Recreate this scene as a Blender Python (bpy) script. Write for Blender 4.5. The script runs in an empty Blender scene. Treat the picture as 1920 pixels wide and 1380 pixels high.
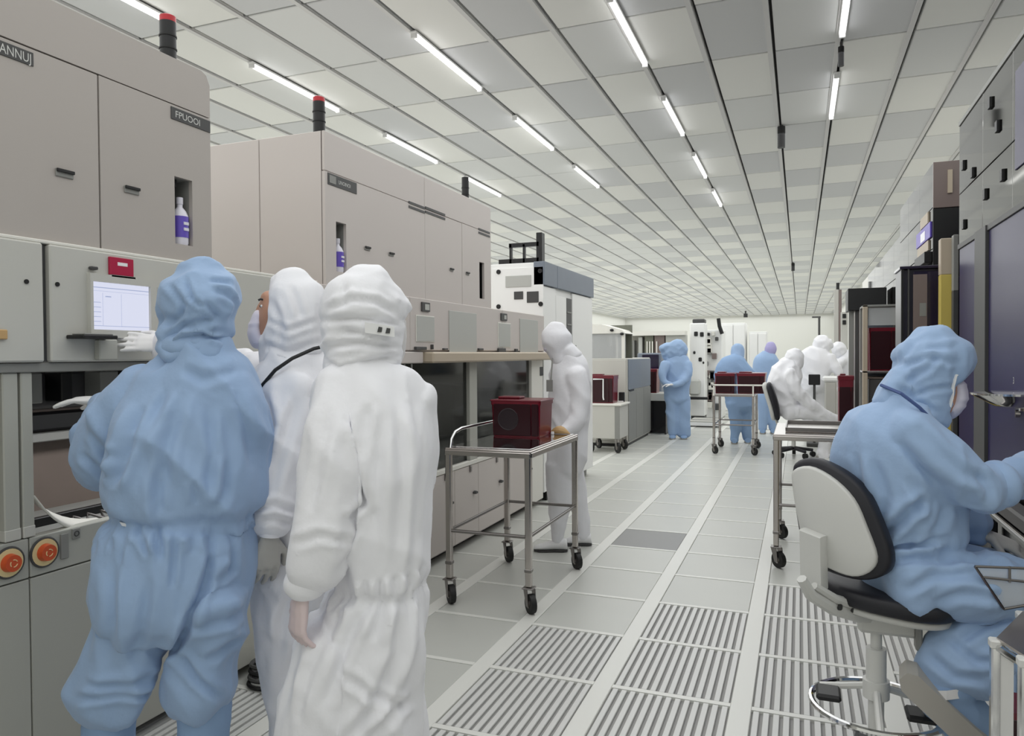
import bpy, bmesh, math, random
import numpy as np
from mathutils import Vector, Matrix
random.seed(7)
C = bpy.context.scene.collection
# ------------------------------------------------------------------ camera, world, light, exposure
F, YW, PT, RL, HC = 1379.28, 0.373065, 0.0179008, 0.0063975, 1.55
def _rot(y, p, r):
    A = np.array([[math.cos(y), math.sin(y), 0], [0, 0, -1], [-math.sin(y), math.cos(y), 0]])
    B = np.array([[1, 0, 0], [0, math.cos(p), -math.sin(p)], [0, math.sin(p), math.cos(p)]])
    D = np.array([[math.cos(r), math.sin(r), 0], [-math.sin(r), math.cos(r), 0], [0, 0, 1]])
    return D @ B @ A
M = _rot(YW, PT, RL); CAM = np.array([0, 0, HC])
cd = bpy.data.cameras.new('camera'); cam = bpy.data.objects.new('camera', cd); C.objects.link(cam)
cd.sensor_width = 36; cd.lens = F / 1920 * 36; cd.clip_end = 200; cd.clip_start = .05
mw = Matrix.Identity(4)
for i in range(3):
    mw[i][0] = M[0][i]; mw[i][1] = -M[1][i]; mw[i][2] = -M[2][i]; mw[i][3] = CAM[i]
cam.matrix_world = mw
bpy.context.scene.camera = cam
W = bpy.data.worlds.new('world'); bpy.context.scene.world = W; W.use_nodes = True
W.node_tree.nodes['Background'].inputs[0].default_value = (.9, .93, 1, 1)
W.node_tree.nodes['Background'].inputs[1].default_value = .3
vs = bpy.context.scene.view_settings
vs.view_transform = 'Standard'; vs.look = 'None'; vs.gamma = 1; vs.use_curve_mapping = False; vs.exposure = 0.52
TUBE = 3.0      # radiance of the fluorescent tubes under the ceiling
def lamp(name, x, y, z, sx, sy, w, col=(.975, .99, 1.0)):
    l = bpy.data.lights.new(name, 'AREA'); l.shape = 'RECTANGLE'; l.size = sx; l.size_y = sy; l.energy = w; l.color = col
    o = bpy.data.objects.new(name, l); C.objects.link(o); o.location = (x, y, z); return o
lamp('ceiling_lamps', -5.1, 26.5, 4.2, 14.4, 58.6, 1900)
lamp('bay_fill_light', -2.70, 2.45, 1.36, .1, 1.4, 2.2)   # unseen fill light added to brighten the open bay of the nearest machine
cy = bpy.context.scene.cycles
cy.max_bounces = 8; cy.diffuse_bounces = 4; cy.glossy_bounces = 4; cy.transmission_bounces = 4; cy.transparent_max_bounces = 6
cy.sample_clamp_indirect = 6
# ------------------------------------------------------------------ projection helpers (true positions read off known planes)
def ray(px, py): return M.T @ np.array([px - 960, py - 690, F])
def onax(px, py, ax, v):
    d = ray(px, py); return CAM + d * ((v - CAM[ax]) / d[ax])
def oX(px, py, v=-2.5): return onax(px, py, 0, v)
def oY(px, py, v): return onax(px, py, 1, v)
def oZ(px, py, v): return onax(px, py, 2, v)
def J(px, py, zc): return CAM + M.T @ np.array([(px - 960) / F * zc, (py - 690) / F * zc, zc])
def rX(a, b, c, d, v=-2.5):
    p, q = oX(a, b, v), oX(c, d, v); return min(p[1], q[1]), max(p[1], q[1]), min(p[2], q[2]), max(p[2], q[2])
def rY(a, b, c, d, v):
    p, q = oY(a, b, v), oY(c, d, v); return min(p[0], q[0]), max(p[0], q[0]), min(p[2], q[2]), max(p[2], q[2])
# ------------------------------------------------------------------ materials
def srgb(r, g, b):
    f = lambda c: (c / 255 / 12.92) if c <= 10 else ((c / 255 + .055) / 1.055) ** 2.4
    return (f(r), f(g), f(b), 1)
MATS = {}
def mat(name, rgb, rough=.5, metal=0, spec=.5, emit=0, var=0, scale=6, bump=0, bscale=60, alpha=1, trans=0, weave=0, sheen=0):
    m = bpy.data.materials.new(name); m.use_nodes = True; nt = m.node_tree; b = nt.nodes['Principled BSDF']
    col = srgb(*rgb)
    b.inputs['Base Color'].default_value = col; b.inputs['Roughness'].default_value = rough; b.inputs['Metallic'].default_value = metal
    b.inputs['Specular IOR Level'].default_value = spec
    if sheen: b.inputs['Sheen Weight'].default_value = sheen
    if trans: b.inputs['Transmission Weight'].default_value = trans; b.inputs['IOR'].default_value = 1.1
    if emit:
        b.inputs['Emission Color'].default_value = col; b.inputs['Emission Strength'].default_value = emit
    if alpha < 1: b.inputs['Alpha'].default_value = alpha
    if var or bump:
        tc = nt.nodes.new('ShaderNodeTexCoord')
    if var:
        n = nt.nodes.new('ShaderNodeTexNoise'); n.inputs['Scale'].default_value = scale; n.inputs['Detail'].default_value = 4
        nt.links.new(tc.outputs['Object'], n.inputs['Vector'])
        mx = nt.nodes.new('ShaderNodeMix'); mx.data_type = 'RGBA'
        mx.inputs[6].default_value = tuple(c * (1 - var) for c in col[:3]) + (1,)
        mx.inputs[7].default_value = tuple(min(1, c * (1 + var)) for c in col[:3]) + (1,)
        nt.links.new(n.outputs['Fac'], mx.inputs[0]); nt.links.new(mx.outputs[2], b.inputs['Base Color'])
    if bump:
        n2 = nt.nodes.new('ShaderNodeTexNoise'); n2.inputs['Scale'].default_value = bscale; n2.inputs['Detail'].default_value = 3
        nt.links.new(tc.outputs['Object'], n2.inputs['Vector'])
        bp = nt.nodes.new('ShaderNodeBump'); bp.inputs['Strength'].default_value = bump; bp.inputs['Distance'].default_value = .01
        nt.links.new(n2.outputs['Fac'], bp.inputs['Height']); nt.links.new(bp.outputs['Normal'], b.inputs['Normal'])
    MATS[name] = m
    return m
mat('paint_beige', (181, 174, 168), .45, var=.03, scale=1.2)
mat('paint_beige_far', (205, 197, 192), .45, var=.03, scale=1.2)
mat('paint_grey', (196, 194, 187), .45, var=.03, scale=1.5)
mat('paint_pale', (198, 197, 190), .45, var=.02, scale=2)
mat('paint_low', (178, 178, 170), .5, var=.03, scale=2)
mat('paint_cream', (232, 230, 222), .45)
mat('paint_white', (244, 244, 242), .4)
mat('vent_grey', (186, 187, 182), .5)
mat('header_grey', (122, 130, 142), .5, var=.05)
mat('dark_grey', (70, 70, 70), .5)
mat('seam', (88, 76, 74), .6)
mat('mid_grey', (140, 140, 136), .5)
mat('black', (16, 16, 18), .45)
mat('black_gloss', (14, 14, 18), .15)
mat('rubber', (22, 22, 22), .6)
mat('inner_dark', (72, 70, 70), .6, var=.2)
mat('inner_brown', (124, 111, 103), .6, var=.1)
mat('inner_green', (112, 114, 102), .6, var=.15)
mat('steel', (190, 184, 180), .22, metal=1, var=.06, scale=12)
mat('steel_dark', (140, 136, 134), .3, metal=1)
mat('chrome', (225, 225, 225), .08, metal=1)
mat('mirror', (134, 134, 132), .05, metal=1, var=.08, scale=2); MATS['mirror'].node_tree.nodes['Principled BSDF'].inputs['Specular Tint'].default_value = (.42, .42, .41, 1)
mat('red_plastic', (108, 22, 38), .25, spec=.5)
mat('recess', (36, 22, 28), .4)
mat('red_dark', (46, 12, 20), .3, spec=.35)
mat('red_cap', (190, 26, 40), .3)
mat('red_sign', (176, 22, 66), .4)
mat('purple_glass', (46, 41, 80), .3, spec=.12, var=.12, scale=2)
mat('purple_deep', (34, 28, 52), .12, spec=.6)
mat('navy', (30, 28, 46), .3)
mat('brown_panel', (126, 112, 108), .35)
mat('yellow', (206, 186, 96), .45)
mat('tan', (190, 176, 156), .5)
mat('orange', (206, 84, 44), .35)
mat('cream_ring', (232, 214, 160), .4)
mat('purple_label', (104, 84, 190), .4)
mat('bottle_white', (232, 230, 240), .3)
mat('paper', (240, 240, 240), .6)
mat('lettering', (210, 210, 206), .5)
mat('tan_tag', (196, 160, 110), .5)
mat('screen', (226, 230, 250), .3, emit=.62); MATS['screen'].node_tree.nodes['Principled BSDF'].inputs['Base Color'].default_value = (.02, .02, .02, 1)
mat('screen_line', (150, 160, 190), .3, emit=.45)
mat('tube_light', (255, 255, 255), .5, emit=TUBE)
mat('fixture', (235, 235, 235), .5)
mat('blue_suit', (158, 184, 218), .75, spec=.25, var=.05, scale=5, bump=.25, bscale=26, sheen=.2)
mat('blue_suit_deep', (146, 174, 210), .75, spec=.25, var=.05, scale=5, bump=.25, bscale=26)
mat('blue_trim', (70, 90, 140), .7)
mat('white_suit', (246, 246, 250), .7, spec=.3, var=.015, scale=5, bump=.22, bscale=26)
mat('white_sheer', (226, 224, 224), .6)
mat('glove', (240, 238, 236), .5)
mat('glove_pink', (222, 204, 204), .4)
mat('glove_grey', (186, 184, 178), .5)
mat('mask', (226, 222, 236), .6)
mat('skin', (196, 148, 122), .5)
mat('shoe', (236, 236, 236), .5)
mat('sole', (178, 175, 168), .6)
mat('purple_hood', (176, 170, 214), .7)
mat('shell_grey', (206, 206, 202), .4)
mat('pad_black', (24, 24, 32), .5)
mat('frame_light', (216, 216, 212), .4)
mat('ceil_light', (231, 231, 227), .7); mat('ceil_mid', (219, 220, 219), .7); mat('ceil_dim', (206, 207, 208), .7)
mat('ceil_gap', (40, 38, 38), .8); mat('ceil_rail', (208, 207, 206), .5)
mat('floor_tile', (194, 195, 189), .35, var=.03, scale=3)
mat('floor_dark_tile', (132, 132, 131), .4)
mat('floor_strip', (224, 224, 218), .35)
mat('floor_slat', (212, 212, 209), .35)
mat('floor_pit', (150, 149, 147), .7)
mat('wall', (226, 226, 220), .7)
mat('clear', (236, 238, 238), .05, alpha=.35)
mat('window_dark', (40, 42, 40), .06, spec=.6, alpha=.55)
# ------------------------------------------------------------------ mesh builder
class MB:
    def __init__(s): s.v = []; s.f = []; s.mi = []; s.k = 0
    def add(s, vs, fs):
        o = len(s.v); s.v += [tuple(map(float, v)) for v in vs]; s.f += [tuple(i + o for i in f) for f in fs]; s.mi += [s.k] * len(fs); return s
    def box(s, x0, x1, y0, y1, z0, z1, c=0):
        x0, x1 = min(x0, x1), max(x0, x1); y0, y1 = min(y0, y1), max(y0, y1); z0, z1 = min(z0, z1), max(z0, z1)
        c = min(c, (x1 - x0) * .45, (y1 - y0) * .45, (z1 - z0) * .45)
        if c <= 0:
            return s.add([(x0, y0, z0), (x1, y0, z0), (x1, y1, z0), (x0, y1, z0), (x0, y0, z1), (x1, y0, z1), (x1, y1, z1), (x0, y1, z1)],
                  [(0, 3, 2, 1), (4, 5, 6, 7), (0, 1, 5, 4), (1, 2, 6, 5), (2, 3, 7, 6), (3, 0, 4, 7)])
        V = []; idx = {}
        for i, X in enumerate((x0, x1)):
            for j, Y in enumerate((y0, y1)):
                for k, Z in enumerate((z0, z1)):
                    dx, dy, dz = (c if i == 0 else -c), (c if j == 0 else -c), (c if k == 0 else -c)
                    for a in range(3):
                        idx[i, j, k, a] = len(V)
                        V.append((X + (0 if a == 0 else dx), Y + (0 if a == 1 else dy), Z + (0 if a == 2 else dz)))
        I = lambda i, j, k, a: idx[i, j, k, a]
        Fs = []
        for i in (0, 1):
            q = [I(i, 0, 0, 0), I(i, 1, 0, 0), I(i, 1, 1, 0), I(i, 0, 1, 0)]; Fs.append(q if i else q[::-1])
            q = [I(0, i, 0, 1), I(1, i, 0, 1), I(1, i, 1, 1), I(0, i, 1, 1)]; Fs.append(q[::-1] if i else q)
            q = [I(0, 0, i, 2), I(1, 0, i, 2), I(1, 1, i, 2), I(0, 1, i, 2)]; Fs.append(q if i else q[::-1])
        for i in (0, 1):
            for j in (0, 1):
                Fs.append([I(i, j, 0, 0), I(i, j, 1, 0), I(i, j, 1, 1), I(i, j, 0, 1)])
                Fs.append([I(i, 0, j, 0), I(i, 1, j, 0), I(i, 1, j, 2), I(i, 0, j, 2)])
                Fs.append([I(0, i, j, 1), I(1, i, j, 1), I(1, i, j, 2), I(0, i, j, 2)])
                for k in (0, 1): Fs.append([I(i, j, k, 0), I(i, j, k, 1), I(i, j, k, 2)])
        return s.add(V, Fs)
    def cyl(s, p0, p1, r0, r1=None, n=14):
        return s.path([p0, p1], [r0, r0 if r1 is None else r1], n)
    def path(s, pts, r, n=10, closed=False):
        P = [np.array(p, float) for p in pts]; R = list(r) if hasattr(r, '__len__') else [r] * len(P)
        V = []; m = len(P); u = None
        for i in range(m):
            a = P[(i - 1) % m] if (closed or i) else P[i]; b = P[(i + 1) % m] if (closed or i < m - 1) else P[i]
            t = b - a; t = t / (np.linalg.norm(t) + 1e-12)
            if u is None:
                h = np.array([0, 0, 1.]) if abs(t[2]) < .9 else np.array([1., 0, 0])
                u = np.cross(t, h)
            u = u - t * (u @ t); u /= np.linalg.norm(u) + 1e-12; w = np.cross(t, u)
            for k in range(n):
                a_ = 2 * math.pi * k / n; V.append(P[i] + R[i] * (math.cos(a_) * u + math.sin(a_) * w))
        Fs = []
        for i in range(m if closed else m - 1):
            j = (i + 1) % m
            for k in range(n):
                l = (k + 1) % n; Fs.append((i * n + k, i * n + l, j * n + l, j * n + k))
        if not closed:
            Fs.append(tuple(range(n))[::-1]); Fs.append(tuple((m - 1) * n + k for k in range(n)))
        return s.add(V, Fs)
    def torus(s, c, R, r, ax=2, n=28, k=8):
        pts = []
        for i in range(n):
            a = 2 * math.pi * i / n; p = [0, 0, 0]; p[(ax + 1) % 3] = R * math.cos(a); p[(ax + 2) % 3] = R * math.sin(a)
            pts.append(np.array(c) + p)
        return s.path(pts, r, k, True)
    def ell(s, c, rad, n=16, m=10):
        V = []; Fs = []
        for i in range(m + 1):
            a = math.pi * i / m
            for k in range(n):
                b = 2 * math.pi * k / n
                V.append((c[0] + rad[0] * math.sin(a) * math.cos(b), c[1] + rad[1] * math.sin(a) * math.sin(b), c[2] + rad[2] * math.cos(a)))
        for i in range(m):
            for k in range(n):
                l = (k + 1) % n; Fs.append((i * n + k, (i + 1) * n + k, (i + 1) * n + l, i * n + l))
        return s.add(V, Fs)
    def prism(s, poly, d, taper=1.0):
        P = [np.array(p, float) for p in poly]; d = np.array(d, float); n = len(P); c = sum(P) / n
        Q = [c + (p - c) * taper + d for p in P]
        Fs = [tuple(range(n))[::-1], tuple(range(n, 2 * n))] + [(i, (i + 1) % n, n + (i + 1) % n, n + i) for i in range(n)]
        return s.add(P + Q, Fs)
    def loft(s, rings, cap=True):
        n = len(rings[0]); V = [p for r in rings for p in r]; Fs = []
        for i in range(len(rings) - 1):
            for k in range(n):
                l = (k + 1) % n; Fs.append((i * n + k, i * n + l, (i + 1) * n + l, (i + 1) * n + k))
        if cap: Fs.append(tuple(range(n))[::-1]); Fs.append(tuple((len(rings) - 1) * n + k for k in range(n)))
        return s.add(V, Fs)
def wloc(o):
    v = np.zeros(3)
    while o is not None: v = v + np.array(o.location); o = o.parent
    return v
def link_mesh(name, me, parent, origin):
    o = bpy.data.objects.new(name, me); C.objects.link(o)
    if parent is not None: o.parent = parent
    o.location = origin
    return o
def obj(name, mb, m, parent=None, smooth=False, at=None, fix=True):
    V = np.array(mb.v); off = wloc(parent) if parent is not None else np.zeros(3)
    if at is None:
        at = np.zeros(3) if parent is not None else np.array([(V[:, 0].min() + V[:, 0].max()) / 2, (V[:, 1].min() + V[:, 1].max()) / 2, V[:, 2].min()])
    me = bpy.data.meshes.new(name); me.from_pydata([tuple(v) for v in V - off - at], [], mb.f)
    for x in (m if isinstance(m, (list, tuple)) else [m]): me.materials.append(MATS[x])
    if isinstance(m, (list, tuple)): me.polygons.foreach_set('material_index', mb.mi)
    if fix:
        b = bmesh.new(); b.from_mesh(me); bmesh.ops.recalc_face_normals(b, faces=b.faces); b.to_mesh(me); b.free()
    if smooth:
        me.polygons.foreach_set('use_smooth', [True] * len(me.polygons))
        if smooth != 'all':
            me.set_sharp_from_angle(angle=math.radians(40))
    me.update()
    return link_mesh(name, me, parent, tuple(at))
def bx(name, x0, x1, y0, y1, z0, z1, m, parent=None, c=0):
    return obj(name, MB().box(x0, x1, y0, y1, z0, z1, c), m, parent)
def tag(o, label, cat, group=None, kind=None):
    o['label'] = label; o['category'] = cat
    if group: o['group'] = group
    if kind: o['kind'] = kind
    return o
def thing(name, label, cat, loc, group=None):
    o = bpy.data.objects.new(name, None); o.empty_display_size = .1; C.objects.link(o); o.location = tuple(map(float, loc))
    return tag(o, label, cat, group)
def structure(o): o['kind'] = 'structure'; return o
def kids(o): return [c for c in C.objects if c.parent == o]
def dup(o, loc, label, group=None):
    def rec(a, p):
        b = a.copy(); C.objects.link(b)
        if p is not None: b.parent = p
        for ch in kids(a): rec(ch, b)
        return b
    r = rec(o, None); r.location = tuple(loc); r['label'] = label
    if group: r['group'] = group
    return r
_fc = {}
def text_mb(txt, origin, ux, uy, h, depth=.002):
    """flat lettering: origin = lower left, ux/uy unit vectors in the surface, h = letter height"""
    if txt not in _fc:
        cu = bpy.data.curves.new('t', 'FONT'); cu.body = txt; cu.size = 1; cu.resolution_u = 3
        ob = bpy.data.objects.new('t', cu); C.objects.link(ob)
        dg = bpy.context.evaluated_depsgraph_get(); me = bpy.data.meshes.new_from_object(ob.evaluated_get(dg))
        _fc[txt] = (np.array([v.co[:] for v in me.vertices]), [tuple(p.vertices) for p in me.polygons])
        bpy.data.objects.remove(ob); bpy.data.meshes.remove(me); bpy.data.curves.remove(cu)
    v, f = _fc[txt]; ux, uy, o = np.array(ux, float), np.array(uy, float), np.array(origin, float)
    sc = h / .7
    return MB().add([o + ux * p[0] * sc + uy * p[1] * sc for p in v], f), (v[:, 0].max() * sc)
# ------------------------------------------------------------------ the room
XL, XR, YB, YF, ZC = -12.5, 2.3, -3.0, 56.0, 4.3
GX, GY = .62, .62; FX0, FY0 = -1.48, 3.347
floor = structure(bx('floor', XL, XR, YB, YF, -.12, -.06, 'floor_pit'))
# raised floor: strips and crossings
i0, i1, j0, j1 = -4, 6, -5, 20
fx = lambda i: FX0 + GX * i
fy = lambda j: FY0 + GY * j
SW, CW = .045, .016            # half widths of the strips and of the crossings
for i in range(i0, i1 + 1):
    bx('floor_strip', fx(i) - SW, fx(i) + SW, fy(j0), fy(j1), -.03, 0, 'floor_strip', floor, .003)
mb = MB()
for j in range(j0, j1 + 1):
    for i in range(i0, i1):
        mb.box(fx(i) + SW, fx(i + 1) - SW, fy(j) - CW, fy(j) + CW, -.03, -.001)
o = obj('floor_crossing', mb, 'floor_strip', floor); o['kind'] = 'stuff'
flat_me, slat_me, grate_me = {}, None, None
def shared(name, me, loc):
    o = bpy.data.objects.new(name, me); C.objects.link(o); o.parent = floor
    o.location = tuple(np.array(loc) - np.array(floor.location)); return o
def mk(mbx, m):
    o = obj('tmp', mbx, m, None, at=np.zeros(3)); me = o.data; bpy.data.objects.remove(o); return me
w_, d_ = GX - 2 * SW, GY - 2 * CW
flat_me['floor_tile'] = mk(MB().box(-w_ / 2 + .002, w_ / 2 - .002, -d_ / 2 + .002, d_ / 2 - .002, -.03, -.003, .002), 'floor_tile')
flat_me['floor_dark_tile'] = mk(MB().box(-w_ / 2 + .002, w_ / 2 - .002, -d_ / 2 + .002, d_ / 2 - .002, -.03, -.003, .002), 'floor_dark_tile')
NS = 13; pit = w_ / NS
slat_me = mk(MB().box(-pit * .31, pit * .31, -d_ / 2 + .004, d_ / 2 - .004, -.013, -.002, .002), 'floor_slat')
slats_joined = MB()
for k in range(NS): slats_joined.box(-w_ / 2 + pit * (k + .19), -w_ / 2 + pit * (k + .81), -d_ / 2 + .004, d_ / 2 - .004, -.013, -.002)
slats_joined = mk(slats_joined, 'floor_slat')
pan_me = mk(MB().box(-w_ / 2, w_ / 2, -d_ / 2, d_ / 2, -.04, -.013), 'floor_pit')
def grated(i, j):
    if i == 0: return j <= 0
    if i == 1: return j <= 1
    if i >= 2: return j <= 2
    return j <= -2
nsl = 0
for j in range(j0, j1):
    for i in range(i0, i1):
        c = (fx(i) + GX / 2, fy(j) + GY / 2, 0)
        if grated(i, j):
            p = shared('floor_panel', pan_me, c)
            if -1 <= i <= 3 and j >= -2 and nsl < 280:
                for k in range(NS):
                    s = bpy.data.objects.new('slat', slat_me); C.objects.link(s); s.parent = p
                    s.location = (-w_ / 2 + pit * (k + .5), 0, 0); nsl += 1
            else:
                s = bpy.data.objects.new('slat', slats_joined); C.objects.link(s); s.parent = p; s['kind'] = 'stuff'
        else:
            shared('floor_panel', flat_me['floor_dark_tile' if (i, j) == (0, 4) else 'floor_tile'], c)
mb = MB()
mb.box(XL, fx(i0) - SW, YB, YF, -.03, 0); mb.box(fx(i1) + SW, XR, YB, YF, -.03, 0)
mb.box(fx(i0) - SW, fx(i1) + SW, YB, fy(j0) - CW, -.03, 0)
mb.k = 1
for j in range(j1, int((YF - FY0) / GY)):
    for i in range(i0, i1):
        mb.k = 1; mb.box(fx(i) + SW, fx(i + 1) - SW, fy(j) + CW, fy(j + 1) - CW, -.03, -.003)
        mb.k = 0; mb.box(fx(i) - SW, fx(i) + SW, fy(j), fy(j + 1), -.03, 0); mb.box(fx(i) + SW, fx(i + 1) - SW, fy(j) - CW, fy(j) + CW, -.03, -.001)
o = obj('floor_panel', mb, ['floor_strip', 'floor_tile'], floor); o['kind'] = 'stuff'
# walls
structure(bx('wall_back', XL, XR, YF, YF + .1, 0, ZC + .2, 'wall'))
structure(bx('wall_left', XL - .1, XL, YB, YF + .1, 0, ZC + .2, 'wall'))
structure(bx('wall_right', XR, XR + .1, YB, YF + .1, 0, ZC + .2, 'wall'))
structure(bx('wall_front', XL, XR, YB - .1, YB, 0, ZC + .2, 'wall'))
# ceiling: filter panels with dark joints
ceiling = structure(bx('ceiling', XL - .1, XR + .1, YB - .1, YF + .1, ZC + .05, ZC + .15, 'ceil_gap'))
CX0, CY0, DX, DY = -.22, 7.172, .565, 1.18
cxs = range(int(math.floor((XL - CX0) / DX)), int(math.ceil((XR - CX0) / DX)))
cys = range(int(math.floor((YB - CY0) / DY)), int(math.ceil((YF - CY0) / DY)))
pm = {}
for t in ('ceil_light', 'ceil_mid', 'ceil_dim'):
    pm[t] = mk(MB().box(-DX / 2 + .012, DX / 2 - .012, -DY / 2 + .011, DY / 2 - .011, 0, .06, .006), t)
cells = []
for i in cxs:
    for j in cys:
        x, y = CX0 + DX * (i + .5), CY0 + DY * (j + .5)
        c = M @ (np.array([x, y, ZC]) - CAM); vis = 0
        if c[2] > 1 and abs(c[0] / c[2]) < .8 and abs(c[1] / c[2]) < .55: vis = 1 / c[2] ** 3
        r = random.random()
        t = ('ceil_light' if r < .7 else 'ceil_mid') if (i + j) % 2 else ('ceil_dim' if r < .55 else 'ceil_mid')
        cells.append((vis, x, y, t))
cells.sort(key=lambda c: -c[0])
rest = MB(); order = ['ceil_light', 'ceil_mid', 'ceil_dim']
for n, (vis, x, y, t) in enumerate(cells):
    if n < 298 and vis > 0:
        o = bpy.data.objects.new('ceiling_panel', pm[t]); C.objects.link(o); o.parent = ceiling
        o.location = tuple(np.array([x, y, ZC]) - np.array(ceiling.location))
    else:
        rest.k = order.index(t); rest.box(max(XL, x - DX / 2 + .012), min(XR, x + DX / 2 - .012), y - DY / 2 + .011, y + DY / 2 - .011, ZC, ZC + .06)
o = obj('ceiling_panel', rest, order, ceiling); o['kind'] = 'stuff'
for i in list(cxs)[1:]:
    x = CX0 + DX * i
    bx('ceiling_rail', x - .055, x - .014, YB, YF, ZC - .012, ZC + .002, 'ceil_rail', ceiling)
# fluorescent strip lights in rows under the rails
proto = None; k = 0
where = ['far left row', 'left row', 'centre row', 'right row']
ords = ['nearest', 'second nearest', 'third', 'fourth', 'fifth', 'sixth']
for r, (x, ns) in enumerate(((-4.75, (-1, 0, 1, 2)), (-3.04, (0, 1, 2)), (-1.35, (0, 1, 2, 3)), (.335, (0, 1)))):
    for m_, n in enumerate(ns):
        y0 = 5.52 + 2.36 * n; g = 'fluorescent strip lights'
        lab = f'white fluorescent strip light, {ords[m_]} visible of the {where[r]} under the ceiling'
        if proto is None:
            t = thing('strip_light', lab, 'ceiling light', (x, y0, ZC - .07), g)
            bx('housing', x - .03, x + .03, y0, y0 + 1.42, ZC - .03, ZC - .012, 'fixture', t, .004)
            obj('tube', MB().cyl((x, y0 + .03, ZC - .045), (x, y0 + 1.39, ZC - .045), .02, n=10), 'tube_light', t, True)
            for e in (y0 + .01, y0 + 1.385): bx('end_cap', x - .026, x + .026, e, e + .025, ZC - .068, ZC - .012, 'fixture', t, .003)
            proto = t
        else:
            dup(proto, (x, y0, ZC - .07), lab, g)
# ------------------------------------------------------------------ left row of process machines (fronts in the plane x = -2.5)
XP = -2.5
def slab(name, y0, y1, z0, z1, m, parent, d=.02, x=XP, c=.003, out=0):
    """panel lying in the front plane: its face at x+out, body behind it"""
    return bx(name, x + out - d, x + out, y0, y1, z0, z1, m, parent, c)
def holed(name, y0, y1, z0, z1, h, m, parent, d=.02, x=XP):
    a, b, c_, e = h; q = MB()
    q.box(x - d, x, y0, a, z0, z1); q.box(x - d, x, b, y1, z0, z1); q.box(x - d, x, a, b, z0, c_); q.box(x - d, x, a, b, e, z1)
    return obj(name, q, m, parent)
def handle(y, z, parent, w=.07, h=.028, x=XP):
    o = bx('handle', x, x + .006, y - w / 2, y + w / 2, z - h / 2, z + h / 2, 'mid_grey', parent, .002)
    bx('grip', x + .006, x + .014, y - w / 2, y + w / 2, z + h / 2 - .012, z + h / 2, 'black', o, .002)
    return o
def plate(y0, y1, z0, z1, txt, parent, x=XP, m='dark_grey', h=None):
    o = bx('nameplate', x, x + .004, y0, y1, z0, z1, m, parent, .001)
    if txt:
        h = h or (z1 - z0) * .5
        q, w = text_mb(txt, (x + .0045, y0 + .02, z0 + (z1 - z0 - h) / 2), (0, 1, 0), (0, 0, 1), h)
        if w > y1 - y0 - .03:
            s = (y1 - y0 - .03) / w; q, w = text_mb(txt, (x + .0045, y0 + .02, z0 + (z1 - z0 - h) / 2), (0, s, 0), (0, 0, 1), h)
        obj('lettering', q, 'lettering', o)
    return o
def tower(x, y, z0, z1, parent, r=.036, cap=True):
    t = obj('signal_tower', MB().cyl((x, y, z0), (x, y, z1 - (.03 if cap else 0)), r, n=18), 'black', parent, True)
    for zz in (z0 + .06, z0 + .115):
        obj('ring', MB().cyl((x, y, zz), (x, y, zz + .006), r + .003, n=18), 'rubber', t, True)
    if cap: obj('red_lens', MB().cyl((x, y, z1 - .03), (x, y, z1 - .006), r, n=18).cyl((x, y, z1 - .006), (x, y, z1), r, r * .7, 18), 'red_cap', t, True)
    return t
def bottle(x, y, z, label, r=.036, h=.22):
    t = thing('bottle', label, 'bottle', (x, y, z), 'bottles in the machine niches')
    q = MB(); prof = [(r * .9, 0), (r, .012), (r, h * .62), (r * .75, h * .72), (r * .35, h * .8), (r * .35, h * .86)]
    rings = [[(x + rr * math.cos(a), y + rr * math.sin(a), z + zz) for a in np.linspace(0, 2 * math.pi, 17)[:-1]] for rr, zz in prof]
    q.loft(rings); obj('bottle_body', q, 'bottle_white', t, True)
    lb = obj('purple_wrap', MB().cyl((x, y, z + h * .16), (x, y, z + h * .6), r + .0015, n=18), 'purple_label', t, True)
    for zz in (.3, .42):
        obj('print', MB().box(x + r * .9, x + r + .003, y - .012, y + .014, z + h * zz, z + h * (zz + .06)), 'bottle_white', lb)
    obj('cap', MB().cyl((x, y, z + h * .86), (x, y, z + h), r * .42, n=14), 'bottle_white', t, True)
    return t
# --- machine 1 : nearest, with control console
m1 = thing('lithography_machine', 'large beige and grey process machine nearest on the left, with control screen and orange buttons', 'machine', (-3.0, 1.3, 0), 'beige process machines')
Y0, Y1 = -1.2, 2.637
bx('upper_body', -3.7, XP - .02, Y0, Y1, 1.93, 2.80, 'paint_beige', m1, .01)
zs = 2.632
q = MB().prism([(XP - .02, Y0, zs + .003), (XP - .02, Y1 - .035, zs + .003), (XP - .02, Y1, zs + .003), (XP - .02, Y1, 2.78), (XP - .02, Y1 - .02, 2.82), (XP - .02, Y1 - .05, 2.832), (XP - .02, Y0, 2.832)], (.02, 0, 0))
obj('top_panel', q, 'paint_beige', m1)
bx('roof_plate', -3.7, XP - .005, Y0, Y1 - .06, 2.80, 2.83, 'paint_beige', m1, .008)
ny = rX(327, 330, 362, 462)
dA = slab('door', 1.05, 2.062, 1.95, zs - .002, 'paint_beige', m1); dB = holed('door', 2.067, Y1, 1.95, zs - .002, ny, 'paint_beige', m1)
slab('door', .0, 1.045, 1.95, zs - .002, 'paint_beige', m1); slab('door', Y0, -.005, 1.95, zs - .002, 'paint_beige', m1)
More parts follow.
